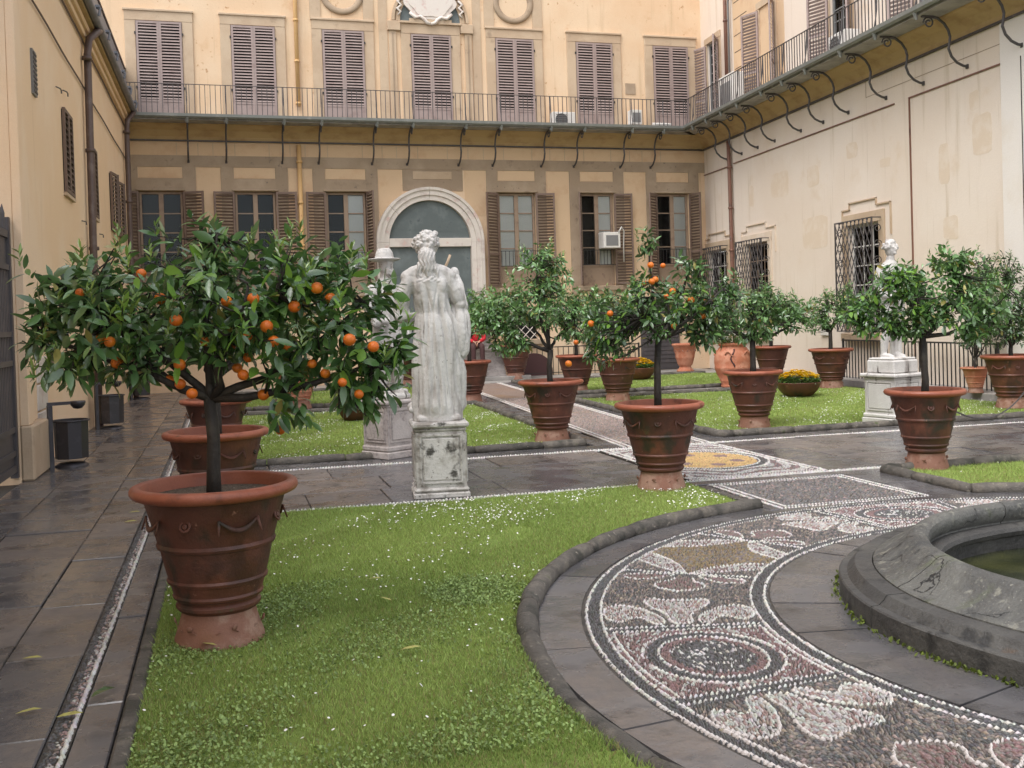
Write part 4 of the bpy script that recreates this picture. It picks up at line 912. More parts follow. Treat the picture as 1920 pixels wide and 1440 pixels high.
for a, b, c, d in ((4.6, 5.6, 4.55, 5.2), (6.6, 7.2, 4.6, 5.1), (3.2, 3.5, 4.5, 5.1), (8.5, 9.0, 5.0, 5.35), (12.0, 12.35, 3.95, 4.75), (13.05, 13.65, 4.35, 5.1), (13.0, 13.3, 5.2, 5.55), (12.1, 12.6, 2.9, 3.35), (6.3, 7.6, 3.1, 3.9), (9.9, 10.3, 4.6, 4.8)):
    n = 14; cu, cz, w, h = (a + b) / 2, (c + d) / 2, (b - a) / 2, (d - c) / 2
    MB().prism([(w * math.copysign(abs(math.cos(t)) ** .35, math.cos(t)) * rnd.uniform(.9, 1.05), h * math.copysign(abs(math.sin(t)) ** .35, math.sin(t)) * rnd.uniform(.9, 1.05)) for t in np.linspace(0, 2 * PI, n, endpoint=False)], -.003, .02, 'xz').build('plaster_patch', 'stucco_patch', rwing, loc=(cu, 0, cz))
def grille_window(wall, a, b, z0, z1, pale):
    casement(wall, a + .12, b - .12, z0, z1 - .1, .12, 5, 3, wood='white_plastic' if pale else 'window_wood', behind='room_dark', curtains=((1, -1),), split=False)
    ms = 'sandstone_pale' if pale else 'stucco_patch'
    for x0, x1 in ((a - .10, a + .12), (b - .12, b + .10)): ubox(wall, 'jamb', ms, x0, x1, .0, .04, z0 - .1, z1, .005)
    ubox(wall, 'lintel', ms, a - .10, b + .10, .0, .045, z1 - .1, z1 + .14, .005)
    c = (a + b) / 2; w = b - a
    prof = [(a - .10, z1 + .14), (a - .10, z1 + .26), (a + .22, z1 + .26), (a + .22, z1 + .40), (b - .22, z1 + .40), (b - .22, z1 + .26), (b + .34, z1 + .26), (b + .34, z1 - .4)]
    mb = MB()
    for p, q in zip(prof[:-1], prof[1:]): mb.box(min(p[0], q[0]) - .015, max(p[0], q[0]) + .015, -.035, 0, min(p[1], q[1]) - .015, max(p[1], q[1]) + .015)
    mb.build('hood_mould', ms, wall)
    ubox(wall, 'sill', ms, a - .05, b + .05, .0, .16, z0 - .34, z0 - .16, .012)
    g = empty('window_grille'); g.parent = wall; g.location = (c, 0, z0 - .12); hw, H, dp = w / 2, z1 - z0 + .1, .26
    fr = MB()
    for x in (-hw, hw):
        fr.box(x - .014, x + .014, -dp - .014, -dp + .014, 0, H)
        fr.box(x - .012, x + .012, -dp, -.02, 0, .024); fr.box(x - .012, x + .012, -dp, -.02, H - .024, H)
    fr.box(-hw, hw, -dp - .012, -dp + .012, 0, .024); fr.box(-hw, hw, -dp - .012, -dp + .012, H - .024, H)
    fr.build('grille_frame', 'iron', g)
    for k in range(-14, 15):          # lattice bars, each its own
        for sg in (1, -1):
            x0 = k * .17 * 1.0; tl = []
            for t in np.linspace(0, H, 60):
                x = x0 + sg * t * .5 - sg * H * .25
                if -hw + .02 <= x <= hw - .02: tl.append((x, t))
            if len(tl) > 3: MB().tube([(tl[0][0], -dp + .01 * sg, tl[0][1]), (tl[-1][0], -dp + .01 * sg, tl[-1][1])], .011, 5).build('lattice_bar', 'iron', g)
    for x in (-hw, hw):
        for j in range(int(H / .34)): MB().tube([(x, -dp * .5 + p, q + .17 + j * .34) for p, q in iron_scroll(0, 0, .10, 14, 1.3, 1 if j % 2 else -1)], .009, 5).build('side_scroll', 'iron', g)
for i, (a, b) in enumerate(RWIN): grille_window(rwing, max(a, .05), b, 1.25, 3.6, i != 1)
pipe(rwing, 'downpipe', 'copper_pipe', [(2.1, .10, 6.5), (2.13, .10, 5.8), (2.16, .10, 2.6), (2.18, .10, .1)], .055, [(2.15, .10, z) for z in (5.75, 4.6, 3.4)])
pipe(rwing, 'downpipe', 'copper_pipe', [(2.1, .09, 7.3), (2.1, .09, 13.5)], .05, [(2.1, .09, z) for z in (8.2, 9.9)])
pipe(rwing, 'drain_pipe', 'grey_plastic', [(2.32, .09, 7.3), (2.32, .09, 10.3), (2.36, .09, 10.5), (2.6, .07, 10.62), (4.2, .07, 10.9)], .03)
for k in range(8): ubox(rwing, 'rustic_joint', 'iron_dark', 2.5, 3.36, .0, .006, 7.5 + k * .46, 7.52 + k * .46)
ubox(rwing, 'ochre_bay', 'ochre_panel', 2.42, 5.6, .0, .003, 7.08, 10.6)
for i, (a, b) in enumerate(upW + [(11.4, 12.3)]):
    casement(rwing, a, b, 7.09, 9.6, .08, 9, 2, wood='grey_plastic', curtains=((0, 3), (1, 4), (0, 5), (1, 6)) if i else (), split=False)
    ubox(rwing, 'lintel', 'sandstone_pale', a - .16, b + .16, .0, .05, 9.62, 9.8, .006)
    for x0, x1 in ((a - .14, a), (b, b + .14)): ubox(rwing, 'jamb', 'sandstone_pale', x0, x1, .0, .04, 7.08, 9.62, .006)
    shutter(rwing, a - .02, .06, 7.12, 9.58, .60, 'shutter_pale', 2.75, .083, 0, singles=True, side=1, rails=(.85,))
    shutter(rwing, b + .02, .06, 7.12, 9.58, .60, 'shutter_pale', 2.55, .083, 0, singles=True, side=-1, rails=(.85,))
feetR = [1.81, 2.82, 3.87, 4.91, 6.37, 7.5, 8.66, 10.22, 11.58, 12.98, 14.5]
balcony(rwing, 0.0, 16.0, feetR, [2.3, 3.35, 4.4, 5.6, 6.95, 8.1, 9.45, 10.9, 12.3, 13.7], 7.03, 1.0, (1.0, 0))
g = ac_unit('outdoor_cabinet', rwing, 3.25, .45, 7.04, .95, 1.05, .35, 'tall white cabinet on the right balcony beside the brick bay', False); g['category'] = 'cabinet'
ac_unit('air_conditioner', rwing, 9.35, .45, 7.05, .75, .55, .35, 'white air conditioner with black top on the right balcony')
# railings at the foot of the walls
def foot_fence(name, wall, u0, u1, o, h, lab, step=.13):
    M = Matrix.Translation(Vector(wall.location)) @ Matrix.Rotation(wall.rotation_euler.z, 4, 'Z'); p = M @ Vector((u0, -o, 0))
    g = empty(name, p, wall.rotation_euler.z); L = u1 - u0
    MB().box(0, L, -.014, .014, h - .03, h).box(0, L, -.012, .012, .06, .08).build('rail', 'iron_dark', g)
    bm_ = MB().box(-.009, .009, -.009, .009, .0, h - .02).mesh('bar', 'iron_dark')
    for k in range(int(L / step) + 1): link('bar', bm_, g, (k * step, 0, 0))
    pm_ = MB().box(-.02, .02, -.02, .02, 0, h + .02).mesh('post', 'iron_dark')
    for x in (0, L): link('post', pm_, g, (x, 0, 0))
    tag(g, lab, 'railing'); return g
foot_fence('iron_railing', rwing, 8.6, 14.0, .25, .98, 'thin dark iron railing at the foot of the right wall').location.z = -.02
foot_fence('iron_railing', facade, 10.2, 14.0, .30, .82, 'thin dark iron railing along the back wall behind the pots', .16)
# small signs and fittings on the right wall
o = tag(link('wall_sign', MB().cbox(-.18, .18, -.02, 0, -.32, .32, .006).mesh('wall_sign', 'white_plastic')), 'white upright notice panel on the right wall behind a small tree', 'sign')
Mr = Matrix.Translation(Vector(rwing.location)) @ Matrix.Rotation(RW, 4, 'Z'); o.location = Mr @ Vector((7.35, -.03, 1.35)); o.rotation_euler = (0, 0, RW)
for dx in (-.07, .06):
    f_ = MB().ball((dx, -.025, .18), (.03, .01, .035), 8, 6).box(dx - .035, dx + .035, -.03, -.022, -.2, .14); f_.build('pictogram', 'ac_black', o)

# ---- left wing
lwing = empty('palace_wing', (-2.25, 0, 0), PI / 2)
tag(lwing, 'ochre palace wing with gate, downpipes and lead roof edge on the left', 'building')
holesL = [(9.2, 12.95, -.05, 6.4)]
wall_mesh(lwing, 'wall', -2, 29.6, -.05, 7.6, holesL, 'stucco_left', .5)
MB().add([(8.5, 2.6, -.05), (13.4, 2.6, -.05), (13.4, 2.6, 6.6), (8.5, 2.6, 6.6)], [(3, 2, 1, 0)]).build('passage_wall', 'stucco_left', lwing)
for x0, x1, oo, zt in ((12.95, 13.22, .10, 7.2), (13.22, 13.55, .06, 7.2), (13.55, 13.95, .03, 7.2)): ubox(lwing, 'pilaster', 'stucco_left', x0, x1, .0, oo, .62, zt, .01)
ubox(lwing, 'pilaster_base', 'sandstone_pale', 12.93, 14.0, .0, .14, .0, .62, .02)
for k in range(4): ubox(lwing, 'wall_block', 'marble_trim', 14.02, 14.75, .0, .025 + .004 * k, .02 + k * .34, .34 + k * .34, .012)
# iron gate
gate = empty('iron_gate', (-2.25 - .06, 9.34, .0), PI / 2); tag(gate, 'dark grey iron gate with close bars at the left edge', 'gate')
W_ = 3.6
MB().box(0, W_, -.03, .03, .12, .20).box(0, W_, -.03, .03, .30, .36).box(0, W_, -.03, .03, .56, .62).box(0, W_, -.03, .03, 1.30, 1.36).box(0, W_, -.03, .03, 1.62, 1.68).box(0, W_, -.03, .03, 2.36, 2.42).box(0, W_, -.03, .03, 2.72, 2.80).box(W_ - .08, W_, -.04, .04, .05, 2.95).box(0, .08, -.04, .04, .05, 2.95).build('gate_frame', 'gate_paint', gate)
MB().box(.08, W_ - .08, -.004, .010, .20, .30).box(.08, W_ - .08, -.004, .010, .36, .56).box(.08, W_ - .08, -.004, .01, 2.42, 2.72).build('gate_panel', 'gate_paint', gate)
gb = MB().box(-.016, .016, -.016, .016, .62, 2.36).mesh('gate_bar', 'gate_paint'); gs = MB().tube([(0, 0, 2.8), (0, 0, 2.98), (0, 0, 3.08)], [.018, .026, .004], 6).mesh('spike', 'gate_paint')
for k in range(40):
    link('gate_bar', gb, gate, (.12 + k * (W_ - .24) / 39, 0, 0))
    if k % 2 == 0: link('spike', gs, gate, (.12 + k * (W_ - .24) / 39, 0, 0))
# cables, vent, shutters, pipes
def wcable(z, u0, u1, r=.014): MB().tube([(u, -.03, z + .01 * math.sin(u * 1.7)) for u in np.linspace(u0, u1, 24)], r, 5).build('cable', 'brown_pipe', lwing)
wcable(5.89, 13.95, 29.1); wcable(6.72, 13.95, 28.9, .018)
ubox(lwing, 'vent', 'grey_plastic', 14.58, 14.86, .0, .03, 4.68, 5.25)
for k in range(9): ubox(lwing, 'vent_slat', 'iron', 14.60, 14.84, .03, .04, 4.71 + k * .06, 4.74 + k * .06)
for u0, u1 in ((17.15, 18.05), (20.45, 21.4)):
    ubox(lwing, 'shutter_shade_sheet', 'dark_void', u0 + .02, u1 - .02, .0, .008, 3.78, 5.0)  # near-black sheet on uncut wall, coloured as the shade behind the shutters
    for sd_, uu in ((1, u0), (-1, u1)): shutter(lwing, uu, .035, 3.76, 5.02, (u1 - u0) / 2 - .01, 'shutter_brown', 0.0, .085, 0, side=sd_)
    ubox(lwing, 'sill', 'sandstone_pale', u0 - .05, u1 + .05, .0, .05, 3.70, 3.75)
for uu in (23.9, 25.4): 
    ubox(lwing, 'shutter_shade_sheet', 'dark_void', uu + .1, uu + 1.0, .0, .008, 3.8, 5.0)  # no opening here either: a dark sheet painted as its shade
    shutter(lwing, uu + .05, .04, 3.78, 5.02, .5, 'shutter_brown', .14, .085, 0, side=1); shutter(lwing, uu + 1.05, .04, 3.78, 5.02, .5, 'shutter_brown', .20, .085, 0, side=-1)
pipe(lwing, 'downpipe', 'brown_pipe', [(20.6, .25, 7.08), (20.35, .24, 7.0), (20.1, .12, 6.8), (19.95, .10, 6.5), (19.75, .10, 3.3), (19.7, .10, .0)], .065, [(19.85, .10, z) for z in (6.4, 4.8, 3.1)])
pipe(lwing, 'downpipe', 'brown_pipe', [(28.2, .25, 7.08), (27.9, .24, 7.0), (27.75, .12, 6.8), (27.7, .10, 6.5), (27.6, .10, 3.3), (27.6, .10, .0)], .065, [(27.65, .10, z) for z in (6.5, 4.8)])
# eaves: cornice, gutter, lead roof
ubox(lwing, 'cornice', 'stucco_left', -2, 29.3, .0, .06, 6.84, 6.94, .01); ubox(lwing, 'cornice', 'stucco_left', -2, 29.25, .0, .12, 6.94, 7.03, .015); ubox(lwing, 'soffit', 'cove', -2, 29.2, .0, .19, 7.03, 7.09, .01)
MB().tube([(u, -.25, 7.13) for u in np.linspace(-2, 29.1, 20)], .075, 10).build('gutter', 'sheet_lead', lwing, True)
o = MB().add([(-2, -.17, 7.12), (29.3, -.17, 7.12), (29.3, .03, 8.42), (-2, .03, 8.42), (29.3, 2.5, 8.9), (-2, 2.5, 8.9)], [(0, 1, 2, 3), (3, 2, 4, 5)]).build('lead_roof', 'sheet_lead', lwing)
MB().tube([(-2, .02, 8.42), (29.3, .02, 8.42)], .03, 6).build('ridge_trim', 'brown_pipe', lwing)
hk = MB().tube([(0, -.34, 7.10), (0, -.36, 7.22), (0, -.22, 7.28), (0, -.13, 7.42)], [.025, .03, .028, .02], 6).box(-.05, .05, -.36, -.26, 7.24, 7.28).mesh('gutter_hook', 'sheet_lead')
for u in (14.9, 16.5, 18.1, 19.7, 21.3, 22.9, 24.5, 26.1, 27.7): link('gutter_hook', hk, lwing, (u, 0, 0))
for u, z in ((19.0, 3.5), (21.6, 3.5), (17.3, 5.3), (16.6, 5.2)): MB().tube([(u, -.02, z), (u + .12, -.06, z), (u + .22, -.06, z), (u + .22, -.06, z - .05)], .010, 5).build('wall_hook', 'iron', lwing)
# ------------------------------------------------------------------ fountain basin
fountain = empty('fountain_basin', (CX, CY, 0)); tag(fountain, 'round grey stone fountain basin with wide sloping rim', 'fountain')
plinth = [(1.95, -.03), (1.952, .108), (1.944, .116), (1.905, .118), (1.897, .128), (1.880, .142), (1.868, .162), (1.860, .168), (1.765, .172)]
rimp = [(1.765, .10), (1.76, .178), (1.745, .188), (1.70, .205), (1.64, .245), (1.59, .282), (1.56, .310), (1.535, .326), (1.50, .332), (1.47, .326), (1.452, .308), (1.445, .285), (1.45, .25), (1.47, .22), (1.49, .20), (1.49, .17)]
inner = [(1.50, .19), (1.44, .19), (1.405, .175), (1.395, .15), (1.41, .12), (1.44, .105), (1.45, .06), (1.47, -.2)]
def ring_block(name, prof, a0, a1, m, n=14, gap=.003, wob=.0):
    V = []; F = []; k = len(prof)
    for i in range(n + 1):
        t = a0 + gap + (a1 - a0 - 2 * gap) * i / n
        for r, z in prof: V.append((r * math.cos(t), r * math.sin(t), z + wob * math.sin(t * 9 + r * 5)))
    for i in range(n):
        for j in range(k - 1): F.append((i * k + j, i * k + j + 1, (i + 1) * k + j + 1, (i + 1) * k + j))
    F += [tuple(range(k)), tuple(n * k + j for j in range(k))[::-1]]
    o = MB().add(V, F).build(name, m, fountain, True); fixnormals(o.data); crisp(o, 28); return o
for lst, nm, pr, mm in (([8, 62, 118, 171, 228, 282, 330, 368], 'plinth_block', plinth, 'basin_plinth'), ([35, 96, 168, 240, 305, 395], 'rim_block', rimp, 'basin_stone'), ([20, 80, 150, 215, 290, 380], 'inner_block', inner, 'basin_plinth')):
    for a, b in zip(lst[:-1], lst[1:]): ring_block(nm, pr, math.radians(a), math.radians(b), mm, 22, wob=.0025)
MB().lathe([(.01, .02), (1.46, .02)], 64).build('water', 'pool_water', fountain, True)
MB().lathe([(1.47, .03), (1.47, -.33), (.01, -.33)], 48).build('basin_floor', 'basin_plinth', fountain)
ped = [(.30, -.33), (.30, .05), (.22, .12), (.16, .3), (.13, .7), (.18, .95), (.14, 1.05)]
# cracks in the rim: thin near-black tubes laid along the stone
def crack(pts, w=.006):
    P = []
    for (r, z), t in pts: P.append((r * math.cos(t), r * math.sin(t), z))
    MB().tube(P, w, 4).build('crack', 'dark_void', fountain)
def rimz(r):
    for (r0, z0), (r1, z1) in zip(rimp[:-1], rimp[1:]):
        if min(r0, r1) <= r <= max(r0, r1) and abs(r1 - r0) > 1e-6: return z0 + (z1 - z0) * (r - r0) / (r1 - r0)
    return .34
moss = []
for _ in range(900):
    t = math.radians(rnd.uniform(100, 235)); g_ = .5 + .5 * math.sin(t * 13) * math.sin(t * 7 + 1)
    if rnd.random() > g_: continue
    r = 1.955 + abs(rnd.gauss(0, .018)); moss.append((CX + r * math.cos(t), CY + r * math.sin(t)))
V, F = discs(np.array(moss), rng.uniform(.004, .02, len(moss)), .008, 5, .9); C = np.repeat(np.array([.13, .17, .03]) * rng.uniform(.6, 1.4, (len(moss), 1)), 5, 0)
me = np_mesh('moss', V, F, C); me.materials.append(MATS['grass']); tag(link('moss', me), 'thin green moss along the foot of the fountain basin', 'moss', kind='stuff')

# ------------------------------------------------------------------ potted trees
LEAF_V = np.array([(0, 0, 0), (.25, 0, -.02), (.55, 0, -.05), (.82, 0, -.11), (1, 0, -.18), (.22, .15, .02), (.52, .20, -.01), (.80, .12, -.08), (.22, -.15, .02), (.52, -.20, -.01), (.80, -.12, -.08)])
LEAF_F = np.array([(0, 8, 1), (0, 1, 5), (1, 8, 9), (1, 9, 2), (1, 2, 6), (1, 6, 5), (2, 9, 10), (2, 10, 3), (2, 3, 7), (2, 7, 6), (3, 10, 4), (3, 4, 7)])
def nrm(v): return v / np.maximum(np.linalg.norm(v, axis=-1, keepdims=True), 1e-9)
def leaf_frames(d, roll):
    upv = np.tile(np.array([0, 0, 1.]), (len(d), 1)) + rng.normal(0, .35, (len(d), 3)); b = nrm(np.cross(upv, d)); n = np.cross(d, b)
    c, s = np.cos(roll)[:, None], np.sin(roll)[:, None]; return b * c + n * s, n * c - b * s
def leaf_field(pos, d, L, Wd, col):
    b, n = leaf_frames(d, rng.normal(0, .5, len(pos))); k = len(LEAF_V)
    V = pos[:, None] + LEAF_V[None, :, 0, None] * L[:, None, None] * d[:, None] + LEAF_V[None, :, 1, None] * (L * Wd)[:, None, None] * b[:, None] + LEAF_V[None, :, 2, None] * L[:, None, None] * n[:, None]
    F = (LEAF_F[None] + (np.arange(len(pos)) * k)[:, None, None]).reshape(-1, 3)
    return V.reshape(-1, 3), F, np.repeat(col, k, 0)
LEAF_ME = {}
for m_ in ('leaf_dark', 'leaf_mid', 'leaf_new'):
    me = np_mesh('leaf', LEAF_V, LEAF_F, None, True); me.materials.append(MATS[m_]); LEAF_ME[m_] = me
POT = [(.235, 0), (.248, .006), (.246, .03), (.222, .10), (.207, .155), (.207, .168), (.222, .176), (.236, .190), (.238, .205), (.226, .218), (.232, .232), (.250, .240), (.256, .252), (.250, .264), (.262, .30), (.268, .318), (.282, .322), (.286, .334), (.278, .346), (.300, .42), (.318, .495), (.332, .500), (.338, .514), (.330, .530), (.350, .60), (.372, .68), (.388, .735), (.394, .752)]
RIM = [(.392, .748), (.420, .752), (.446, .762), (.458, .778), (.459, .792), (.450, .808), (.430, .816), (.408, .815), (.398, .806), (.392, .770), (.36, .70)]
def pot_meshes(R, H):
    k = R / .459; h = H / .816
    return ([(r * k, z * h) for r, z in POT], [(r * k, z * h) for r, z in RIM])
def make_pot(root, R, H, m='terracotta', decor=True, n=44):
    P, Rm = pot_meshes(R, H); k = R / .459; h = H / .816; dv = rnd.uniform(-.05, .05); P = [(r * (1 + dv * math.sin(PI * z / H)), z) for r, z in P]; Rm = Rm if decor else [(r * 1.0, z) for r, z in Rm]
    g = empty('pot'); g.parent = root
    crisp(MB().lathe(P[5:], n).build('body', m, g, True)); crisp(MB().lathe(P[:6], n, capb=True).build('foot', 'terracotta_base', g, True))
    MB().lathe(Rm, n).build('rim', 'terracotta_rim' if m == 'terracotta' else m, g, True)
    if decor:
        for q in range(8):
            a = q * PI / 4 + .35 + rnd.uniform(-.03, .03); r = .362 * k
            if q % 2:
                d = MB().tube([(0, .026 * math.cos(t), .026 * math.sin(t)) for t in np.linspace(0, 2 * PI, 12, endpoint=False)], .009, 5, closed=True).ball((.004, 0, 0), (.012, .016, .016), 8, 5)
                o = d.build('rosette', m, g, True)
            else:
                w = .10; d = MB().tube([(.004 * 0, -w + 2 * w * t, -.055 * math.sin(PI * t) + .02) for t in np.linspace(0, 1, 9)], [.006, .009, .012, .014, .015, .014, .012, .009, .006], 6)
                d.tube([(0, -w, .025), (0, -w - .012, -.05)], [.01, .006], 5).tube([(0, w, .025), (0, w + .012, -.05)], [.01, .006], 5); o = d.build('festoon', m, g, True)
            o.location = (r * math.cos(a), r * math.sin(a), .645 * h); o.rotation_euler = (0, -.30, a); o.scale = (.6, 1, 1)
        for q in range(6):
            a = q * PI / 3 + .2; r = .222 * k
            o = MB().tube([(0, -.075 + .15 * t, -.035 * math.sin(PI * t)) for t in np.linspace(0, 1, 7)], [.004, .006, .007, .008, .007, .006, .004], 5).ball((.0, -.085, .015), (.012, .018, .018), 7, 5).build('festoon', 'terracotta_base', g, True)
            o.location = (r * math.cos(a), r * math.sin(a), .095 * h); o.rotation_euler = (0, .25, a); o.scale = (.5, 1, 1)
    MB().lathe([(.0, .755 * h), (.2 * k, .758 * h), (.392 * k, .748 * h)], 28).build('soil', 'pot_soil', root)
    return g
def make_tree(root, lumps, n_twig, leaf_len, fork, trunk_r=.042, soil_z=.75, limbs=6, singles=0, oranges=(), bright=1.0, lpt=(8, 13), new=.22, seed=1, lean=0.0, droop=1.0):
    r_ = np.random.default_rng(seed); rr = random.Random(seed)
    lumps = [np.array(l, float) for l in lumps]
    wts = np.array([(l[3] * l[4] * l[5]) ** .75 for l in lumps]); wts /= wts.sum()
    base = np.array([0, 0, soil_z - .04]); fk = np.array([lean, 0, fork])
    # trunk and limbs
    tb = MB(); mid = [(base * (1 - t) + fk * t) + np.array([rr.uniform(-.012, .012), rr.uniform(-.012, .012), 0]) for t in (0, .3, .6, 1)]
    tb.tube([tuple(p) for p in mid], [trunk_r * 1.15, trunk_r, trunk_r * .95, trunk_r * .9], 10)
    nodes = []
    order = np.argsort(-wts)
    for j in range(limbs):
        hi_ = [q for q in order if lumps[q][2] > fork + .2] or list(order); l = lumps[hi_[j % len(hi_)]]; tgt = l[:3] + r_.normal(0, .25, 3) * l[3:6]
        a = fk + np.array([0, 0, -.02]); pts = []
        bow = r_.normal(0, .06, 3); bow[2] = -.05
        for t in np.linspace(0, 1, 7): pts.append(a * (1 - t) + tgt * t + bow * math.sin(PI * t) + r_.normal(0, .010, 3))
        pts[0] = a
        tb.tube([tuple(p) for p in pts], [trunk_r * (.72 - .52 * t) for t in np.linspace(0, 1, 7)], 7)
        nodes += pts[2:]
    nodes = np.array(nodes)
    # twigs
    li = r_.choice(len(lumps), n_twig, p=wts); Lm = np.array(lumps)[li]
    d = nrm(r_.normal(0, 1, (n_twig, 3))); rad = r_.random(n_twig) ** .34
    tip = Lm[:, :3] + d * Lm[:, 3:6] * rad[:, None] * np.where(r_.random((n_twig, 1)) < .10, 1.28, r_.uniform(.85, 1.12, (n_twig, 1)))
    near = ((tip[:, None] - nodes[None]) ** 2).sum(-1).argmin(1); src = nodes[near]
    g = nrm(nrm(tip - src) * .8 + d * .5 + np.array([0, 0, .35]) + r_.normal(0, .25, (n_twig, 3)))
    for i in range(n_twig):
        if i % 2 == 0:
            m = (src[i] + tip[i]) / 2 + np.array([0, 0, -.04]) + r_.normal(0, .02, 3)
            tb.tube([tuple(src[i]), tuple(m), tuple(tip[i])], [.010, .007, .003], 4, cap=False)
    tb.build('trunk', 'bark', root, True)
    P, Dv, L, Wd, C = [], [], [], [], []
    top = tip[:, 2].max(); bot = tip[:, 2].min()
    for i in range(n_twig):
        k = rr.randint(*lpt); ph = rr.uniform(0, 6); gi = g[i]; hgt = (tip[i, 2] - bot) / max(top - bot, .1)
        a1 = np.cross(gi, [.3, .2, 1.]); a1 /= np.linalg.norm(a1); a2 = np.cross(gi, a1)
        isnew = rr.random() < new * (.3 + 1.2 * hgt) and rad[i] > .75
        for q in range(k):
            t = q / k; a = ph + q * 2.4; side = a1 * math.cos(a) + a2 * math.sin(a)
            dd = side * .9 + gi * (.25 + .5 * t) - np.array([0, 0, 1]) * droop * (.55 - .45 * hgt) * rr.uniform(.3, 1.3)
            P.append(tip[i] - gi * (1 - t) * leaf_len * 1.7 + side * .006); Dv.append(dd); L.append(leaf_len * rr.uniform(.45, 1.28)); Wd.append(rr.uniform(.75, 1.15))
            dark = rr.random(); c = np.array([.034, .074, .024]) * (1 - dark) + np.array([.078, .150, .042]) * dark
            if rr.random() < .035: c = np.array([.17, .15, .04])
            C.append(c * rr.uniform(.75, 1.3) * bright)
        if isnew:
            for q in range(rr.randint(5, 8)):
                a = q * 2.4; side = a1 * math.cos(a) + a2 * math.sin(a); up_ = np.array([0, 0, 1.])
                P.append(tip[i] + up_ * .012 * q); Dv.append(up_ * rr.uniform(.7, 1.4) + side * .75); L.append(leaf_len * rr.uniform(.4, .75)); Wd.append(.6)
                C.append(np.array([.17, .27, .045]) * rr.uniform(.7, 1.15))
    P = np.array(P); Dv = nrm(np.array(Dv)); L = np.array(L); Wd = np.array(Wd); C = np.array(C)
    crown = empty('crown'); crown.parent = root
    idx = np.arange(len(P))
    if singles:
        # the leaves turned to the viewer side of the crown are parts of their own
        M = root.matrix_basis; wx = P[:, 0] + root.location.x; wy = P[:, 1] + root.location.y
        dist = np.hypot(wx, wy); sel = np.argsort(dist - 4 * L)[:singles]; b, nn = leaf_frames(Dv, rng.normal(0, .5, len(P)))
        for i in sel:
            key = 'leaf_new' if C[i, 0] > .11 else ('leaf_mid' if C[i, 1] > .09 * bright else 'leaf_dark')
            o = link('leaf', LEAF_ME[key], crown); Li = float(L[i])
            mx = Matrix((tuple(Dv[i] * Li), tuple(b[i] * Li * Wd[i]), tuple(nn[i] * Li))).transposed().to_4x4(); mx.translation = Vector(P[i]); o.matrix_local = mx
        idx = np.setdiff1d(idx, sel)
    V, F, Cc = leaf_field(P[idx], Dv[idx], L[idx], Wd[idx], C[idx]); me = np_mesh('foliage', V, F, Cc, True); me.materials.append(MATS['leaf']); tag(link('foliage', me, crown), kind='stuff')
    for k, (x, y, z, r) in enumerate(oranges):
        o = link('orange', ORANGE, root, (x, y, z)); o.scale = (r / .036,) * 3; o.rotation_euler = (rr.uniform(-.6, .6), rr.uniform(-.6, .6), rr.uniform(0, 6))
om = MB(); om.ball((0, 0, 0), (.036, .036, .034), 18, 12); ORANGE = om.mesh('orange', 'orange_skin', True)
def view_axes(x, y):
    return rt, Vector((fw.x, fw.y, 0))
def spot(px, py, X, Y, toward=0.0):
    """point on the pixel's ray at the depth of ground point (X, Y), moved 'toward' metres nearer"""
    d = f2 + r3 * ((px - 960) / 2000) - u3 * ((py - 632.73) / 2000); dep = (Vector((X, Y, 0)) - EYE).dot(f2) - toward; return EYE + d * (dep / d.dot(f2))
def lump(px, py, rx, rz, X, Y, ry=None, toward=0.0):
    p = spot(px, py, X, Y, toward); return (p.x - X, p.y - Y, p.z, rx, ry if ry else rx, rz)
def fruit(lst, X, Y, toward, r=.037):
    out = []
    for px, py in lst:
        p = spot(px, py, X, Y, toward + rnd.uniform(-.16, .12)); out.append((p.x - X, p.y - Y, p.z, r * rnd.uniform(.82, 1.15)))
    return out
def potted(label, X, Y, R, H, lumps, n_twig, ll, fork, group='terracotta pots of citrus trees', z=0.0, pot_m='terracotta', decor=True, cat='potted tree', nm='potted_citrus_tree', **kw):
    root = empty(nm, (X, Y, z)); root.rotation_euler = (0, 0, 0); bpy.context.view_layer.update()
    tag(root, label, cat, group); make_pot(root, R, H, pot_m, decor); make_tree(root, lumps, n_twig, ll, fork, soil_z=.755 * H / .816, **kw); return root
X, Y = -.08, 5.85
potted('nearest orange tree with many oranges in the largest pot at left', X, Y, .432, .84,
       [lump(190, 600, .42, .40, X, Y), lump(380, 560, .46, .40, X, Y, .5), lump(525, 565, .36, .36, X, Y, .45), lump(665, 610, .30, .42, X, Y, .35), lump(385, 455, .17, .17, X, Y), lump(600, 480, .15, .14, X, Y), lump(120, 560, .20, .22, X, Y), lump(540, 690, .20, .12, X, Y), lump(130, 690, .2, .14, X, Y), lump(690, 735, .20, .16, X, Y), lump(540, 780, .14, .09, X, Y, toward=.1), lump(740, 650, .16, .2, X, Y), lump(80, 640, .16, .2, X, Y)],
       420, .100, 1.30, trunk_r=.036, singles=300, limbs=8, seed=3, new=.45, oranges=fruit([(265, 513), (150, 549), (188, 636), (206, 641), (363, 608), (337, 684), (317, 714), (338, 720), (466, 670), (500, 612), (513, 640), (464, 630), (432, 652), (456, 703), (385, 640), (425, 565), (526, 806), (585, 682), (655, 637), (642, 717), (673, 739), (552, 575), (594, 540), (570, 515), (494, 740), (360, 738), (300, 560), (245, 600), (410, 600), (620, 560), (700, 650), (475, 560), (330, 600), (540, 650), (610, 700), (220, 680), (445, 690)], X, Y, .18, .029), lpt=(8, 12), bright=1.6)
X, Y = -.1, 9.05
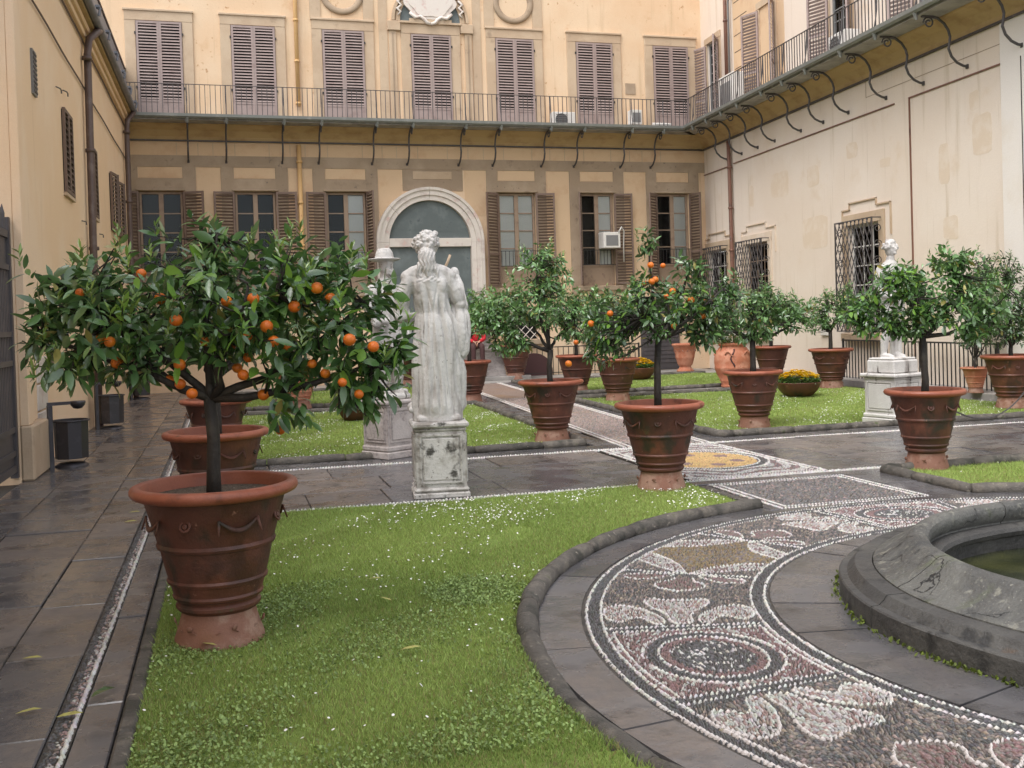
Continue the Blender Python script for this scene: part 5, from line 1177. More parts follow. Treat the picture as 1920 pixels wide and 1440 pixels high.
potted('second orange tree directly behind the nearest pot on the left path edge', X, Y, .425, .82, [(-.1, 0, 1.75, .55, .55, .42), (.2, .1, 1.7, .5, .5, .36)], 200, .09, 1.25, seed=5, limbs=6)
X, Y = -.13, 13.1
potted('third orange tree in the row behind the nearest pot', X, Y, .42, .82, [(0, 0, 1.7, .6, .6, .45)], 160, .09, 1.25, seed=6, limbs=5)
X, Y = 3.95, 9.40
potted('orange tree with a tall top shoot in the pot on the near lawn corner', X, Y, .425, .82,
       [lump(1235, 570, .52, .34, X, Y), lump(1135, 610, .30, .26, X, Y), lump(1215, 455, .12, .20, X, Y), lump(1340, 560, .30, .26, X, Y), lump(1325, 630, .22, .13, X, Y), lump(1120, 660, .20, .14, X, Y), lump(1370, 540, .16, .16, X, Y), lump(1290, 500, .22, .14, X, Y)],
       360, .078, 1.44, trunk_r=.034, bright=1.5, singles=300, limbs=8, seed=8, new=.22, oranges=fruit([(1222, 528), (1229, 524), (1250, 556), (1261, 546), (1296, 563), (1321, 566), (1271, 582), (1264, 612), (1318, 592), (1144, 588), (1108, 607), (1080, 642), (1066, 682), (1243, 498), (1220, 497), (1208, 531)], X, Y, .18, .030))
X, Y = 4.17, 13.6
potted('forked citrus tree in the pot on the back left lawn corner', X, Y, .44, .82,
       [lump(1005, 565, .62, .42, X, Y), lump(1015, 495, .36, .28, X, Y), lump(925, 590, .36, .36, X, Y), lump(955, 640, .34, .22, X, Y), lump(1085, 600, .28, .36, X, Y)],
       440, .078, 1.22, trunk_r=.038, limbs=7, seed=9, bright=2.25, new=.35)
X, Y = 7.2, 13.7
potted('rounded citrus tree in the pot at the back right lawn corner beside the path', X, Y, .42, .82,
       [lump(1420, 580, .48, .34, X, Y), lump(1355, 600, .30, .28, X, Y), lump(1490, 585, .32, .28, X, Y), lump(1420, 625, .3, .14, X, Y)], 300, .08, 1.3, limbs=6, seed=10, bright=1.88, new=.2)
X, Y = 6.85, 9.38
potted('wide citrus tree without fruit in the pot right of the path crossing', X, Y, .40, .81,
       [lump(1745, 560, .54, .38, X, Y), lump(1635, 580, .32, .28, X, Y), lump(1612, 590, .22, .18, X, Y), lump(1665, 535, .28, .24, X, Y, toward=.1), lump(1845, 565, .32, .34, X, Y), lump(1790, 490, .26, .18, X, Y), lump(1705, 515, .22, .16, X, Y, toward=.1), lump(1700, 610, .30, .14, X, Y), lump(1830, 630, .18, .12, X, Y)], 470, .082, 1.36, trunk_r=.036, singles=300, limbs=7, seed=12, bright=1.95, new=.12)
X, Y = 7.3, 19.4
potted('citrus tree in the pot at the far left corner of the right lawn', X, Y, .45, .83, [lump(1157, 590, .70, .42, X, Y), lump(1120, 560, .4, .3, X, Y)], 220, .09, 1.25, limbs=5, seed=13, bright=1.95, new=.1)
X, Y = 7.35, 22.0
potted('citrus tree in the pot just past the second path, on the far right lawn', X, Y, .46, .83, [(0, 0, 1.75, .7, .7, .45)], 180, .09, 1.25, limbs=5, seed=14, bright=1.3, decor=False)
X, Y = 7.6, 28.0
potted('slim citrus tree in the pot standing before the back wall', X, Y, .50, .95, [lump(945, 585, .62, .50, X, Y), lump(900, 600, .4, .4, X, Y)], 190, .10, 1.55, limbs=5, seed=15, bright=2.10, decor=False)
X, Y = 4.72, 20.9
potted('citrus tree in the pot half hidden by the foremost statue', X, Y, .44, .84, [lump(900, 580, .52, .5, X, Y), (-.4, 0, 1.8, .4, .4, .45)], 210, .09, 1.3, limbs=5, seed=16, bright=2.25, decor=False)
X, Y = 4.5, 27.3
potted('small citrus tree in the far pot seen between the two left statues', X, Y, .44, .84, [(-.1, 0, 1.7, .55, .55, .45)], 70, .10, 1.3, limbs=4, seed=17, bright=1.3, decor=False)
X, Y = 12.15, 19.7
potted('small upright citrus tree in the pot left of the wall railing', X, Y, .46, .83, [lump(1557, 575, .42, .45, X, Y), lump(1590, 560, .3, .3, X, Y), lump(1530, 600, .3, .25, X, Y)], 190, .08, 1.2, limbs=5, seed=18, bright=1.88, decor=True)
X, Y = 12.2, 22.3
potted('citrus tree in the pot against the right wall behind the flower jar', X, Y, .46, .84, [lump(1450, 575, .65, .42, X, Y)], 180, .085, 1.35, limbs=4, seed=19, bright=1.88, decor=False)
X, Y = 12.0, 14.25
potted('bushy tree in the big pot at the right edge of the picture', X, Y, .46, .84, [lump(1890, 600, .50, .42, X, Y), lump(1885, 510, .28, .40, X, Y), lump(1840, 600, .34, .34, X, Y), lump(1930, 560, .3, .5, X, Y)], 420, .07, 1.0, limbs=6, seed=20, bright=1.1, new=.1, trunk_r=.035)
X, Y = 12.60, 15.85
potted('dense laurel shrub in the small bright pot beside the wall railing', X, Y, .25, .45, [lump(1838, 570, .42, .60, X, Y, toward=0), lump(1830, 640, .34, .28, X, Y), lump(1842, 520, .25, .30, X, Y)], 330, .065, .62, z=.11, nm='potted_shrub', cat='potted shrub', pot_m='terracotta_pale', decor=False, limbs=5, seed=21, bright=.8, new=.0, lpt=(9, 13), trunk_r=.025)
X, Y = 1.35, 21.5
potted('citrus tree in the pink tinged pot behind the nearest tree on the far left lawn', X, Y, .50, .86, [(0, 0, 1.8, .6, .6, .45)], 80, .10, 1.3, pot_m='terracotta_pale', limbs=4, seed=22, bright=1.3, decor=False)

# ------------------------------------------------------------------ jar, bowls and flower pots
def flowers(root, box_r, z0, z1, n, m, r, leaves=True):
    P = []; 
    for _ in range(n):
        a = rnd.uniform(0, 2 * PI); q = math.sqrt(rnd.random()) * box_r; P.append((q * math.cos(a), q * math.sin(a), z1 - (q / box_r) ** 2 * (z1 - z0) * .6 + rnd.uniform(-.03, .03)))
    V, F = [], []; k = 0; mb = MB()
    for x, y, z in P:
        for j in range(5):
            a = j * 2 * PI / 5; nx, ny = math.cos(a) * r, math.sin(a) * r; tx, ty = -math.sin(a) * r * .6, math.cos(a) * r * .6
            mb.add([(x, y, z), (x + nx * .6 + tx, y + ny * .6 + ty, z + r * .5), (x + nx * 1.1, y + ny * 1.1, z + r * .35), (x + nx * .6 - tx, y + ny * .6 - ty, z + r * .5)], [(0, 1, 2, 3)])
    tag(mb.build('blossoms', m, root), kind='stuff')
    if leaves:
        n2 = n * 6; a = rng.uniform(0, 2 * PI, n2); q = np.sqrt(rng.random(n2)) * box_r; pos = np.stack([q * np.cos(a), q * np.sin(a), z0 + rng.random(n2) * (z1 - z0) * .45], -1)
        d = nrm(np.stack([np.cos(a), np.sin(a), rng.uniform(-.2, 1, n2)], -1)); C = np.array([.09, .17, .04]) * rng.uniform(.6, 1.4, (n2, 1))
        V, F, Cc = leaf_field(pos, d, rng.uniform(.04, .08, n2), np.full(n2, .9), C); me = np_mesh('leaves', V, F, Cc, True); me.materials.append(MATS['leaf']); tag(link('leaves', me, root), kind='stuff')
def oil_jar(X, Y, s, label, flm='petal'):
    root = empty('flower_jar', (X, Y, 0)); tag(root, label, 'jar', 'terracotta jars')
    pr = [(.24, 0), (.27, .02), (.27, .06), (.25, .07), (.29, .14), (.30, .16), (.29, .17), (.36, .30), (.40, .42), (.405, .45), (.398, .46), (.41, .56), (.405, .66), (.37, .77), (.31, .86), (.27, .90), (.30, .92), (.31, .95), (.29, .98), (.26, .97), (.25, .90)]
    V = [(r * s, z * s) for r, z in pr]; MB().lathe(V, 40, capb=True).build('body', 'terracotta_pale', root, True)
    for a in (-2.3, -1.2, .6, 2.2):
        o = MB().tube([(0, -.07, -.03), (.03, -.03, .015), (.035, 0, .03), (.03, .04, .0), (.0, .09, -.06), (.0, .13, -.05)], [.012, .016, .018, .016, .012, .006], 6).build('applied_relief', 'terracotta_pale', root, True); r = .375 * s
        o.location = (r * math.cos(a), r * math.sin(a), .76 * s); o.rotation_euler = (0, -.5, a)
    # the big crack runs down the shoulder
    a0 = -2.05
    def jr(z):
        for (r0, z0), (r1, z1) in zip(V[6:16], V[7:17]):
            if z0 <= z <= z1: return r0 + (r1 - r0) * (z - z0) / (z1 - z0)
        return .4 * s
    pts = [((jr(z) + .002) * math.cos(a0 + .10 * math.sin(z * 17)), (jr(z) + .002) * math.sin(a0 + .10 * math.sin(z * 17)), z) for z in np.linspace(.46, .84, 12) * s]
    MB().tube(pts, [.012 + .008 * abs(math.sin(i)) for i in range(12)], 5).build('crack', 'brown_cloth', root)
    MB().lathe([(0, .94 * s), (.26 * s, .93 * s)], 20).build('soil', 'pot_soil', root)
    flowers(root, .36 * s, .96 * s, 1.22 * s, 120, flm, .045); return root
oil_jar(10.72, 21.3, 1.0, 'big cracked terracotta jar of white flowers on the right')
def bowl(X, Y, R, H, label, fl=True):
    root = empty('flower_bowl', (X, Y, .01)); tag(root, label, 'flower bowl', 'terracotta bowls')
    pr = [(.45, 0), (.55, .02), (.70, .18), (.86, .45), (.95, .75), (.985, .92), (1.0, .97), (.99, 1.0), (.95, 1.0), (.93, .94), (.90, .8)]
    MB().lathe([(r * R, z * H) for r, z in pr], 40, capb=True).build('body', 'terracotta', root, True); MB().lathe([(0, H * .9), (R * .93, H * .88)], 24).build('soil', 'pot_soil', root)
    if fl: flowers(root, R * .9, H * .95, H * 1.75, 190, 'yellow_petal', .042)
bowl(10.51, 18.2, .42, .27, 'low terracotta bowl of yellow pansies on the right lawn')
bowl(10.15, 25.4, .42, .30, 'low terracotta bowl of yellow flowers on the far right lawn')
bowl(2.1, 18.2, .33, .30, 'round terracotta bowl on the lawn left of the hatted statue', True)
root = empty('tall_urn', (12.6, 28.0, 0)); tag(root, 'tall pale terracotta urn with relief band by the back wall door', 'urn')
MB().lathe([(.24, 0), (.25, .03), (.18, .10), (.16, .16), (.20, .19), (.21, .22), (.22, .24), (.25, .36), (.27, .40), (.27, .42), (.29, .55), (.33, .72), (.36, .74), (.37, .77), (.36, .80), (.32, .80), (.30, .74)], 36, capb=True).build('body', 'terracotta_pale', root, True)
for q in range(8):
    a = q * PI / 4; o = MB().tube([(0, -.07, -.04), (0, 0, .05), (0, .07, -.04)], .012, 5).build('relief', 'terracotta_base', root); o.location = (.30 * math.cos(a), .30 * math.sin(a), .62); o.rotation_euler = (0, -.2, a)
# ------------------------------------------------------------------ sculpted figures: shapes are joined, voxel-remeshed into one skin and then carved
def remesh(mb, vox, smooth_it=6):
    me = bpy.data.meshes.new('tmp'); me.from_pydata(mb.v, [], mb.f); fixnormals(me)
    o = bpy.data.objects.new('tmp', me); COL.objects.link(o)
    md = o.modifiers.new('r', 'REMESH'); md.mode = 'VOXEL'; md.voxel_size = vox
    sm = o.modifiers.new('s', 'SMOOTH'); sm.factor = .5; sm.iterations = smooth_it
    dg = bpy.context.evaluated_depsgraph_get(); out = bpy.data.meshes.new_from_object(o.evaluated_get(dg)); bpy.data.objects.remove(o); return out
def loft(mb, rings, n=28):
    """rings: (z, cx, cy, rx, ry)"""
    V = []; F = []
    for z, cx, cy, rx, ry in rings:
        for k in range(n): a = 2 * PI * k / n; V.append((cx + rx * math.cos(a), cy + ry * math.sin(a), z))
    m = len(rings)
    for i in range(m - 1):
        for k in range(n): F.append((i * n + k, i * n + (k + 1) % n, (i + 1) * n + (k + 1) % n, (i + 1) * n + k))
    F += [tuple(range(n))[::-1], tuple((m - 1) * n + k for k in range(n))]; mb.add(V, F)
def limb(mb, pts, rad, n=12):
    mb.tube(pts, rad, n)
    for p, r in zip(pts, rad if isinstance(rad, (list, tuple)) else [rad] * len(pts)): mb.ball(p, r * .98, 10, 8)
def carve(me, fn):
    n = len(me.vertices); co = np.empty(n * 3, np.float32); me.vertices.foreach_get('co', co); co = co.reshape(-1, 3)
    no = np.empty(n * 3, np.float32); me.vertices.foreach_get('normal', no); no = no.reshape(-1, 3)
    co = co + no * fn(co.astype(float), no.astype(float))[:, None]; me.vertices.foreach_set('co', co.astype(np.float32).ravel()); me.update()
def hair_noise(p, s=1.0):
    x, y, z = p[:, 0] * s, p[:, 1] * s, p[:, 2] * s
    return np.sin(x * 95 + 2 * np.sin(z * 60)) * np.sin(z * 80 + 1.5 * np.sin(y * 70)) + .6 * np.sin(y * 120 + x * 40) * np.cos(z * 110)
def ridges(t): return np.abs(np.sin(t)) ** .6
def pedestal(root, w, h, m, base_w=1.12, cap_w=1.14, tall_base=.10):
    MB().cbox(-w * base_w / 2, w * base_w / 2, -w * base_w / 2, w * base_w / 2, 0, tall_base * .55, .012).cbox(-w * base_w / 2 * .97, w * base_w / 2 * .97, -w * base_w / 2 * .97, w * base_w / 2 * .97, tall_base * .55 + .001, tall_base, .018).build('plinth', m, root)
    die = empty('die'); die.parent = root; hw = w / 2
    MB().box(-hw, hw, -hw, hw, tall_base + .001, h - .09).build('block', m, die)
    for a in range(4):
        p = MB().cbox(-hw * .72, hw * .72, -.012, 0, tall_base + .07, h - .15, .006); o = p.build('panel', m, die); o.rotation_euler = (0, 0, a * PI / 2); o.location = (hw * math.sin(a * PI / 2), -hw * math.cos(a * PI / 2), 0)
        f = MB()
        for x0, x1, z0, z1 in ((-hw * .84, -hw * .78, tall_base + .04, h - .115), (hw * .78, hw * .84, tall_base + .04, h - .115), (-hw * .78, hw * .78, tall_base + .04, tall_base + .055), (-hw * .78, hw * .78, h - .13, h - .115)): f.box(x0, x1, -.014, 0, z0, z1)
        o = f.build('panel_frame', m, die); o.rotation_euler = (0, 0, a * PI / 2); o.location = (hw * math.sin(a * PI / 2), -hw * math.cos(a * PI / 2), 0)
    c = w * cap_w / 2
    MB().cbox(-hw * 1.04, hw * 1.04, -hw * 1.04, hw * 1.04, h - .089, h - .055, .012).cbox(-c, c, -c, c, h - .054, h, .016).build('cap', m, root)
# --- front statue: robed, long-haired man seen from behind (faces away, local +y)
s1 = empty('robed_statue', (1.93, 9.98, 0), -.12); tag(s1, 'weathered white statue of a long haired robed man seen from behind', 'statue', 'garden statues')
pedestal(s1, .47, .71, 'statue_stone')
mb = MB(); ZB = .71
mb.cbox(-.205, .205, -.18, .18, ZB - .002, ZB + .06, .02)
loft(mb, [(ZB - .001, 0, 0, .240, .205), (ZB + .08, 0, 0, .236, .205), (ZB + .16, 0, 0, .226, .20), (ZB + .26, -.005, 0, .205, .185), (ZB + .42, -.01, 0, .200, .175), (ZB + .60, .0, .0, .208, .172), (ZB + .76, .012, .0, .208, .168), (ZB + .90, .01, .0, .190, .155), (ZB + 1.02, -.01, 0, .160, .134), (ZB + 1.10, -.025, -.005, .158, .134), (ZB + 1.22, -.04, -.012, .172, .138), (ZB + 1.32, -.05, -.018, .188, .134), (ZB + 1.39, -.055, -.015, .178, .115), (ZB + 1.44, -.058, -.01, .13, .095), (ZB + 1.49, -.062, .0, .075, .075), (ZB + 1.56, -.066, .01, .060, .064)])
limb(mb, [(-.225, -.02, ZB + 1.35), (-.295, -.03, ZB + 1.20), (-.325, -.01, ZB + 1.02), (-.27, .13, ZB + .95), (-.18, .20, ZB + .97)], [.078, .070, .064, .054, .046])
limb(mb, [(.115, -.015, ZB + 1.36), (.19, -.02, ZB + 1.23), (.245, .01, ZB + 1.09), (.25, .10, ZB + 1.20), (.22, .17, ZB + 1.36)], [.080, .074, .068, .058, .048])
mb.ball((.215, .18, ZB + 1.40), (.05, .05, .06), 10, 8)
for q in range(4): limb(mb, [(.14 + q * .018, .23, ZB + 1.36 + q * .006), (.12 + q * .02, .26, ZB + 1.40), (.12 + q * .02, .24, ZB + 1.44 - q * .008)], [.013, .012, .010], 6)
for q in range(4): limb(mb, [(-.16, .22, ZB + .955 + q * .02), (-.12, .25, ZB + .95 + q * .022), (-.10, .23, ZB + .945 + q * .022)], [.013, .012, .010], 6)
limb(mb, [(.215, .02, ZB + 1.14), (.245, .0, ZB + .98), (.25, -.02, ZB + .82), (.235, -.03, ZB + .66), (.215, -.02, ZB + .60)], [.05, .062, .058, .045, .02])
limb(mb, [(.19, -.06, ZB + .62), (.205, -.05, ZB + .45), (.20, -.03, ZB + .3), (.19, 0, ZB + .12)], [.03, .045, .05, .06])
mb.ball((-.06, .02, ZB + 1.665), (.112, .122, .122), 18, 14)
mb.ball((-.075, .12, ZB + 1.60), (.05, .055, .085), 12, 10)           # beard, turned away
limb(mb, [(-.064, -.07, ZB + 1.56), (-.064, -.09, ZB + 1.50), (-.062, -.108, ZB + 1.44), (-.06, -.120, ZB + 1.385)], [.088, .080, .060, .032])
limb(mb, [(-.02, -.09, ZB + 1.50), (.015, -.11, ZB + 1.42), (.03, -.115, ZB + 1.36)], [.035, .028, .014]); limb(mb, [(-.115, -.09, ZB + 1.50), (-.145, -.105, ZB + 1.43), (-.155, -.11, ZB + 1.38)], [.035, .028, .014])
for sg in (-1, 1): limb(mb, [(-.05 + sg * .05, -.04, ZB + 1.44), (-.05 + sg * .13, -.035, ZB + 1.41), (-.05 + sg * .20, -.02, ZB + 1.36)], [.055, .062, .07])
for sg in (-1, 1): mb.ball((-.045 + sg * .085, -.105, ZB + 1.28), (.075, .035, .085), 12, 8)
rr_s = random.Random(4)
for q in range(120):
    a = rr_s.uniform(0, 2 * PI); e = rr_s.uniform(-.25, 1.45); mb.ball((-.06 + .118 * math.cos(a) * math.cos(e), .018 + .126 * math.sin(a) * math.cos(e), ZB + 1.668 + .124 * math.sin(e)), rr_s.uniform(.012, .024), 7, 5)
mb.ball((.03, .02, ZB + 1.775), .028, 10, 8)
limb(mb, [(-.20, .07, ZB + .10), (-.235, .02, ZB + .12), (-.25, -.02, ZB + .10)], [.04, .035, .02])
me = remesh(mb, .0075, 3)
def fold1(p, n):
    th = np.arctan2(p[:, 1], p[:, 0] + .02); z = p[:, 2] - ZB; robe = np.clip((1.22 - z) / .15, 0, 1) * np.clip((z - .06) / .08, 0, 1)
    w = .35 * np.sin(th * 2 + 1) + .25 * np.sin(th * 5 + z * 3)
    f = .058 * (ridges(th * 3.5 + w + 1.3 * np.sin(z * 1.7 + th) + .5) - .55) * (.6 + .4 * np.sin(z * 3 + th * 2)) + .030 * (ridges(th * 8 - z * 2.8 + w * 2) - .5) * (.5 + .5 * np.sin(th * 3 + z * 2)) + .004 * np.sin(th * 21 + z * 9) + .010 * np.sin(z * 9 + th * 4) * np.clip(.5 - z, 0, .5)
    back = np.clip((z - 1.05) / .1, 0, 1) * np.clip((1.40 - z) / .1, 0, 1)
    f2_ = .008 * np.sin(p[:, 0] * 60 + z * 8) + .007 * np.sin(p[:, 0] * 34 - z * 16)
    hair = ((z > 1.575) * .004 + ((z > 1.31) & (z < 1.58) & (p[:, 1] < -.10) & (np.abs(p[:, 0] + .06) < .11)) * .007)
    wst = -.016 * np.exp(-((z - 1.04) / .06) ** 2) * ridges(th * 7) - .016 * np.exp(-(np.minimum(np.abs(p[:, 0] + .05 + (z - 1.1) * .22), np.abs(p[:, 0] + .01 - (z - 1.1) * .22)) / .012) ** 2) * np.exp(-((z - 1.16) / .12) ** 2) * (p[:, 1] < 0)
    tail = ((z > 1.36) & (z < 1.60) & (p[:, 1] < -.06) & (np.abs(p[:, 0] + .06) < .11)); hair = np.where(tail, 0, hair)
    return robe * f + back * f2_ * .7 + tail * .006 * np.sin(p[:, 0] * 190 + 2.2 * np.sin(z * 42)) + hair * hair_noise(p) + wst + .0008 * hair_noise(p, .9)
carve(me, fold1); me.materials.append(MATS['statue_marble']); me.polygons.foreach_set('use_smooth', [True] * len(me.polygons)); link('figure', me, s1)
MB().tube([(.05, .20, ZB + 1.30), (.16, .22, ZB + 1.52), (.185, .225, ZB + 1.58)], [.016, .013, .012], 8).build('staff', 'sandstone_pale', s1, True)
# --- hatted statue across the path (faces the viewer, turned to the right)
s2 = empty('hatted_statue', (1.92, 13.06, 0), .55); tag(s2, 'white statue of a bearded man in a broad hat behind the nearest tree', 'statue', 'garden statues')
pedestal(s2, .46, .71, 'statue_grey', tall_base=.16)
mb = MB(); mb.cbox(-.2, .2, -.2, .2, ZB - .002, ZB + .07, .02)
loft(mb, [(ZB + .55, 0, 0, .20, .16), (ZB + .75, 0, 0, .21, .165), (ZB + .95, 0, 0, .18, .14), (ZB + 1.10, 0, 0, .19, .145), (ZB + 1.28, 0, .01, .215, .14), (ZB + 1.38, 0, .01, .20, .12), (ZB + 1.44, 0, .0, .12, .10), (ZB + 1.50, 0, -.01, .065, .07), (ZB + 1.54, 0, -.01, .06, .065)])
limb(mb, [(-.10, 0, ZB + .62), (-.12, -.02, ZB + .36), (-.12, .0, ZB + .06)], [.105, .078, .06]); limb(mb, [(.10, 0, ZB + .62), (.12, -.05, ZB + .36), (.12, -.02, ZB + .06)], [.105, .078, .06])
limb(mb, [(-.12, -.04, ZB + .07), (-.13, -.14, ZB + .09)], [.05, .04]); limb(mb, [(.12, -.06, ZB + .07), (.13, -.16, ZB + .09)], [.05, .04])
limb(mb, [(-.20, .0, ZB + 1.33), (-.28, -.01, ZB + 1.12), (-.26, -.12, ZB + .94), (-.14, -.17, ZB + .96)], [.085, .075, .06, .045]); limb(mb, [(.20, .0, ZB + 1.33), (.29, .02, ZB + 1.10), (.27, -.06, ZB + .88), (.24, -.12, ZB + .78)], [.085, .075, .06, .045])
mb.ball((0, -.02, ZB + 1.64), (.085, .10, .125), 16, 12); mb.ball((0, -.125, ZB + 1.635), (.016, .03, .028), 8, 6); mb.ball((0, -.10, ZB + 1.555), (.06, .05, .065), 12, 8)
for sg in (-1, 1): mb.ball((sg * .036, -.105, ZB + 1.665), (.022, .018, .012), 8, 6)
mb.lathe([(.001, ZB + 1.86), (.075, ZB + 1.85), (.105, ZB + 1.80), (.115, ZB + 1.74), (.13, ZB + 1.715), (.20, ZB + 1.73), (.205, ZB + 1.715), (.13, ZB + 1.69), (.001, ZB + 1.69)], 24)
limb(mb, [(.16, .06, ZB + .10), (.18, .08, ZB + .4), (.17, .08, ZB + .66)], [.09, .075, .06])
me = remesh(mb, .011, 4)
def fold2(p, n):
    th = np.arctan2(p[:, 1], p[:, 0]); z = p[:, 2] - ZB; m = np.clip((z - .5) / .1, 0, 1) * np.clip((1.4 - z) / .1, 0, 1)
    return m * (.012 * (ridges(th * 5 + z * 3) - .5) + .006 * np.sin(th * 13 - z * 9)) + ((z < 1.6) & (z > 1.5) & (p[:, 1] < -.07)) * .005 * hair_noise(p)
carve(me, fold2); me.materials.append(MATS['statue_marble']); me.polygons.foreach_set('use_smooth', [True] * len(me.polygons)); link('figure', me, s2)
# --- right statue: standing nude figure with a curly head
s3 = empty('nude_statue', (9.22, 13.35, 0), .25); tag(s3, 'white statue of a curly haired figure behind the wide tree on the right', 'statue', 'garden statues')
pedestal(s3, .54, .71, 'statue_marble', 1.14, 1.20, .14); MB().cbox(-.25, .25, -.25, .25, .711, .90, .02).build('statue_base', 'statue_marble', s3)
Z3 = .90; mb = MB(); mb.cbox(-.24, .24, -.22, .22, Z3, Z3 + .03, .008)
loft(mb, [(Z3 + .78, .0, 0, .155, .11), (Z3 + .86, 0, 0, .165, .12), (Z3 + .98, 0, -.005, .14, .10), (Z3 + 1.10, .005, -.01, .155, .11), (Z3 + 1.22, .01, -.01, .185, .12), (Z3 + 1.32, .01, 0, .19, .10), (Z3 + 1.38, .01, .0, .12, .085), (Z3 + 1.42, .01, .0, .062, .062), (Z3 + 1.47, .01, -.005, .056, .06)])
limb(mb, [(-.085, 0, Z3 + .82), (-.115, -.03, Z3 + .60), (-.13, -.045, Z3 + .44), (-.145, .0, Z3 + .26), (-.15, .02, Z3 + .08)], [.10, .088, .062, .06, .042]); limb(mb, [(.085, 0, Z3 + .82), (.10, .02, Z3 + .60), (.10, .02, Z3 + .44), (.11, .05, Z3 + .26), (.115, .06, Z3 + .08)], [.10, .088, .062, .06, .042])
for x, y in ((-.155, -.02), (.12, .02)): limb(mb, [(x, y + .05, Z3 + .06), (x, y - .06, Z3 + .055), (x, y - .13, Z3 + .045)], [.042, .04, .028])
limb(mb, [(-.19, 0, Z3 + 1.29), (-.26, .01, Z3 + 1.10), (-.25, -.10, Z3 + .92), (-.18, -.16, Z3 + .90)], [.062, .054, .042, .036]); limb(mb, [(.20, 0, Z3 + 1.29), (.28, .0, Z3 + 1.12), (.24, -.12, Z3 + 1.18), (.12, -.18, Z3 + 1.22)], [.062, .054, .042, .036])
for c, n0 in (((-.17, -.17, Z3 + .89), (.4, -.3, -.1)), ((.11, -.19, Z3 + 1.225), (-.7, -.2, .1))):
    for q in range(4): limb(mb, [c, (c[0] + n0[0] * .06, c[1] + n0[1] * .06, c[2] + n0[2] * .06 + (q - 1.5) * .018), (c[0] + n0[0] * .11, c[1] + n0[1] * .08, c[2] + n0[2] * .1 + (q - 1.5) * .02)], [.02, .011, .009], 6)
mb.ball((.01, -.015, Z3 + 1.575), (.078, .092, .112), 16, 12); mb.ball((.01, -.11, Z3 + 1.57), (.014, .024, .026), 8, 6); mb.ball((.01, -.095, Z3 + 1.515), (.03, .022, .016), 8, 6)
for sg in (-1, 1): mb.ball((.01 + sg * .034, -.095, Z3 + 1.60), (.02, .014, .011), 8, 6)
for q in range(44):
    a = rr_s.uniform(0, 2 * PI); e = rr_s.uniform(-.1, 1.35); pos = (.01 + .09 * math.cos(a) * math.cos(e), .0 + .10 * math.sin(a) * math.cos(e), Z3 + 1.60 + .105 * math.sin(e))
    if pos[1] > -.07 or pos[2] > Z3 + 1.65: mb.ball(pos, rr_s.uniform(.018, .030), 8, 6)
limb(mb, [(.19, .09, Z3 + .04), (.20, .09, Z3 + .35), (.17, .07, Z3 + .70)], [.09, .075, .06])
limb(mb, [(-.17, -.06, Z3 + .86), (.0, -.11, Z3 + .80), (.16, -.06, Z3 + .86), (.22, .0, Z3 + .62)], [.045, .06, .05, .04])
me = remesh(mb, .010, 4); carve(me, lambda p, n: .003 * hair_noise(p, .5) * (p[:, 2] > Z3 + 1.6) + .0012 * hair_noise(p, .8)); me.materials.append(MATS['statue_marble']); me.polygons.foreach_set('use_smooth', [True] * len(me.polygons)); link('figure', me, s3)

# ------------------------------------------------------------------ stone bench below the arch, urn and seated person
bench = empty('stone_bench', (5.65, 28.75, 0), FA_ROT); tag(bench, 'long moulded grey stone bench below the marble arch', 'bench')
pr = [(-.62, 0), (-.62, .13), (-.56, .14), (-.56, .24), (-.50, .26), (-.46, .30), (-.44, .42), (-.47, .58), (-.52, .70), (-.54, .72), (-.54, .76), (-.62, .80), (-.66, .84), (-.66, .89), (-.62, .92), (.6, .92), (.6, 0)]
mb = MB(); k = len(pr)
for x0, x1, nm_ in ((-1.75, -.58, 'a'), (-.577, .57, 'b'), (.573, 1.72, 'c')):
    b2 = MB().add([(x0, y, z) for y, z in pr] + [(x1, y, z) for y, z in pr], [tuple(range(k)), tuple(range(k, 2 * k))[::-1]] + [(i, k + i, k + (i + 1) % k, (i + 1) % k) for i in range(k)])
    o = b2.build('bench_block', 'statue_grey', bench); fixnormals(o.data)
MB().cbox(-2.0, 2.3, -1.05, -.621, 0, .11, .015).build('step', 'grey_paving', bench)
urn = empty('stone_urn', (6.93, 28.62, .92)); tag(urn, 'small pale stone urn standing on the bench end', 'urn')
MB().lathe([(.20, 0), (.21, .03), (.17, .08), (.09, .14), (.07, .19), (.10, .22), (.18, .27), (.22, .36), (.23, .48), (.19, .52), (.21, .56), (.17, .58)], 28, capb=True, capt=True).build('bowl_body', 'statue_grey', urn, True)
def skin_body(name, joints, edges, mats, parent, sub=2):
    me = bpy.data.meshes.new(name); me.from_pydata([j[:3] for j in joints], edges, []); o = bpy.data.objects.new(name, me); COL.objects.link(o)
    md = o.modifiers.new('k', 'SKIN'); md.use_smooth_shade = True; sk = me.skin_vertices[0].data
    for i, j in enumerate(joints): sk[i].radius = (j[3], j[4] if len(j) > 4 else j[3])
    sk[0].use_root = True; s = o.modifiers.new('s', 'SUBSURF'); s.levels = sub; s.render_levels = sub
    dg = bpy.context.evaluated_depsgraph_get(); out = bpy.data.meshes.new_from_object(o.evaluated_get(dg)); bpy.data.objects.remove(o)
    out.materials.clear(); out.materials.append(MATS[mats]); out.polygons.foreach_set('use_smooth', [True] * len(out.polygons)); return link(name, out, parent)
per = empty('person', (6.52, 28.02, .0), -.15); tag(per, 'person in a red jacket and dark trousers sitting on the stone bench', 'person')
hz = .98
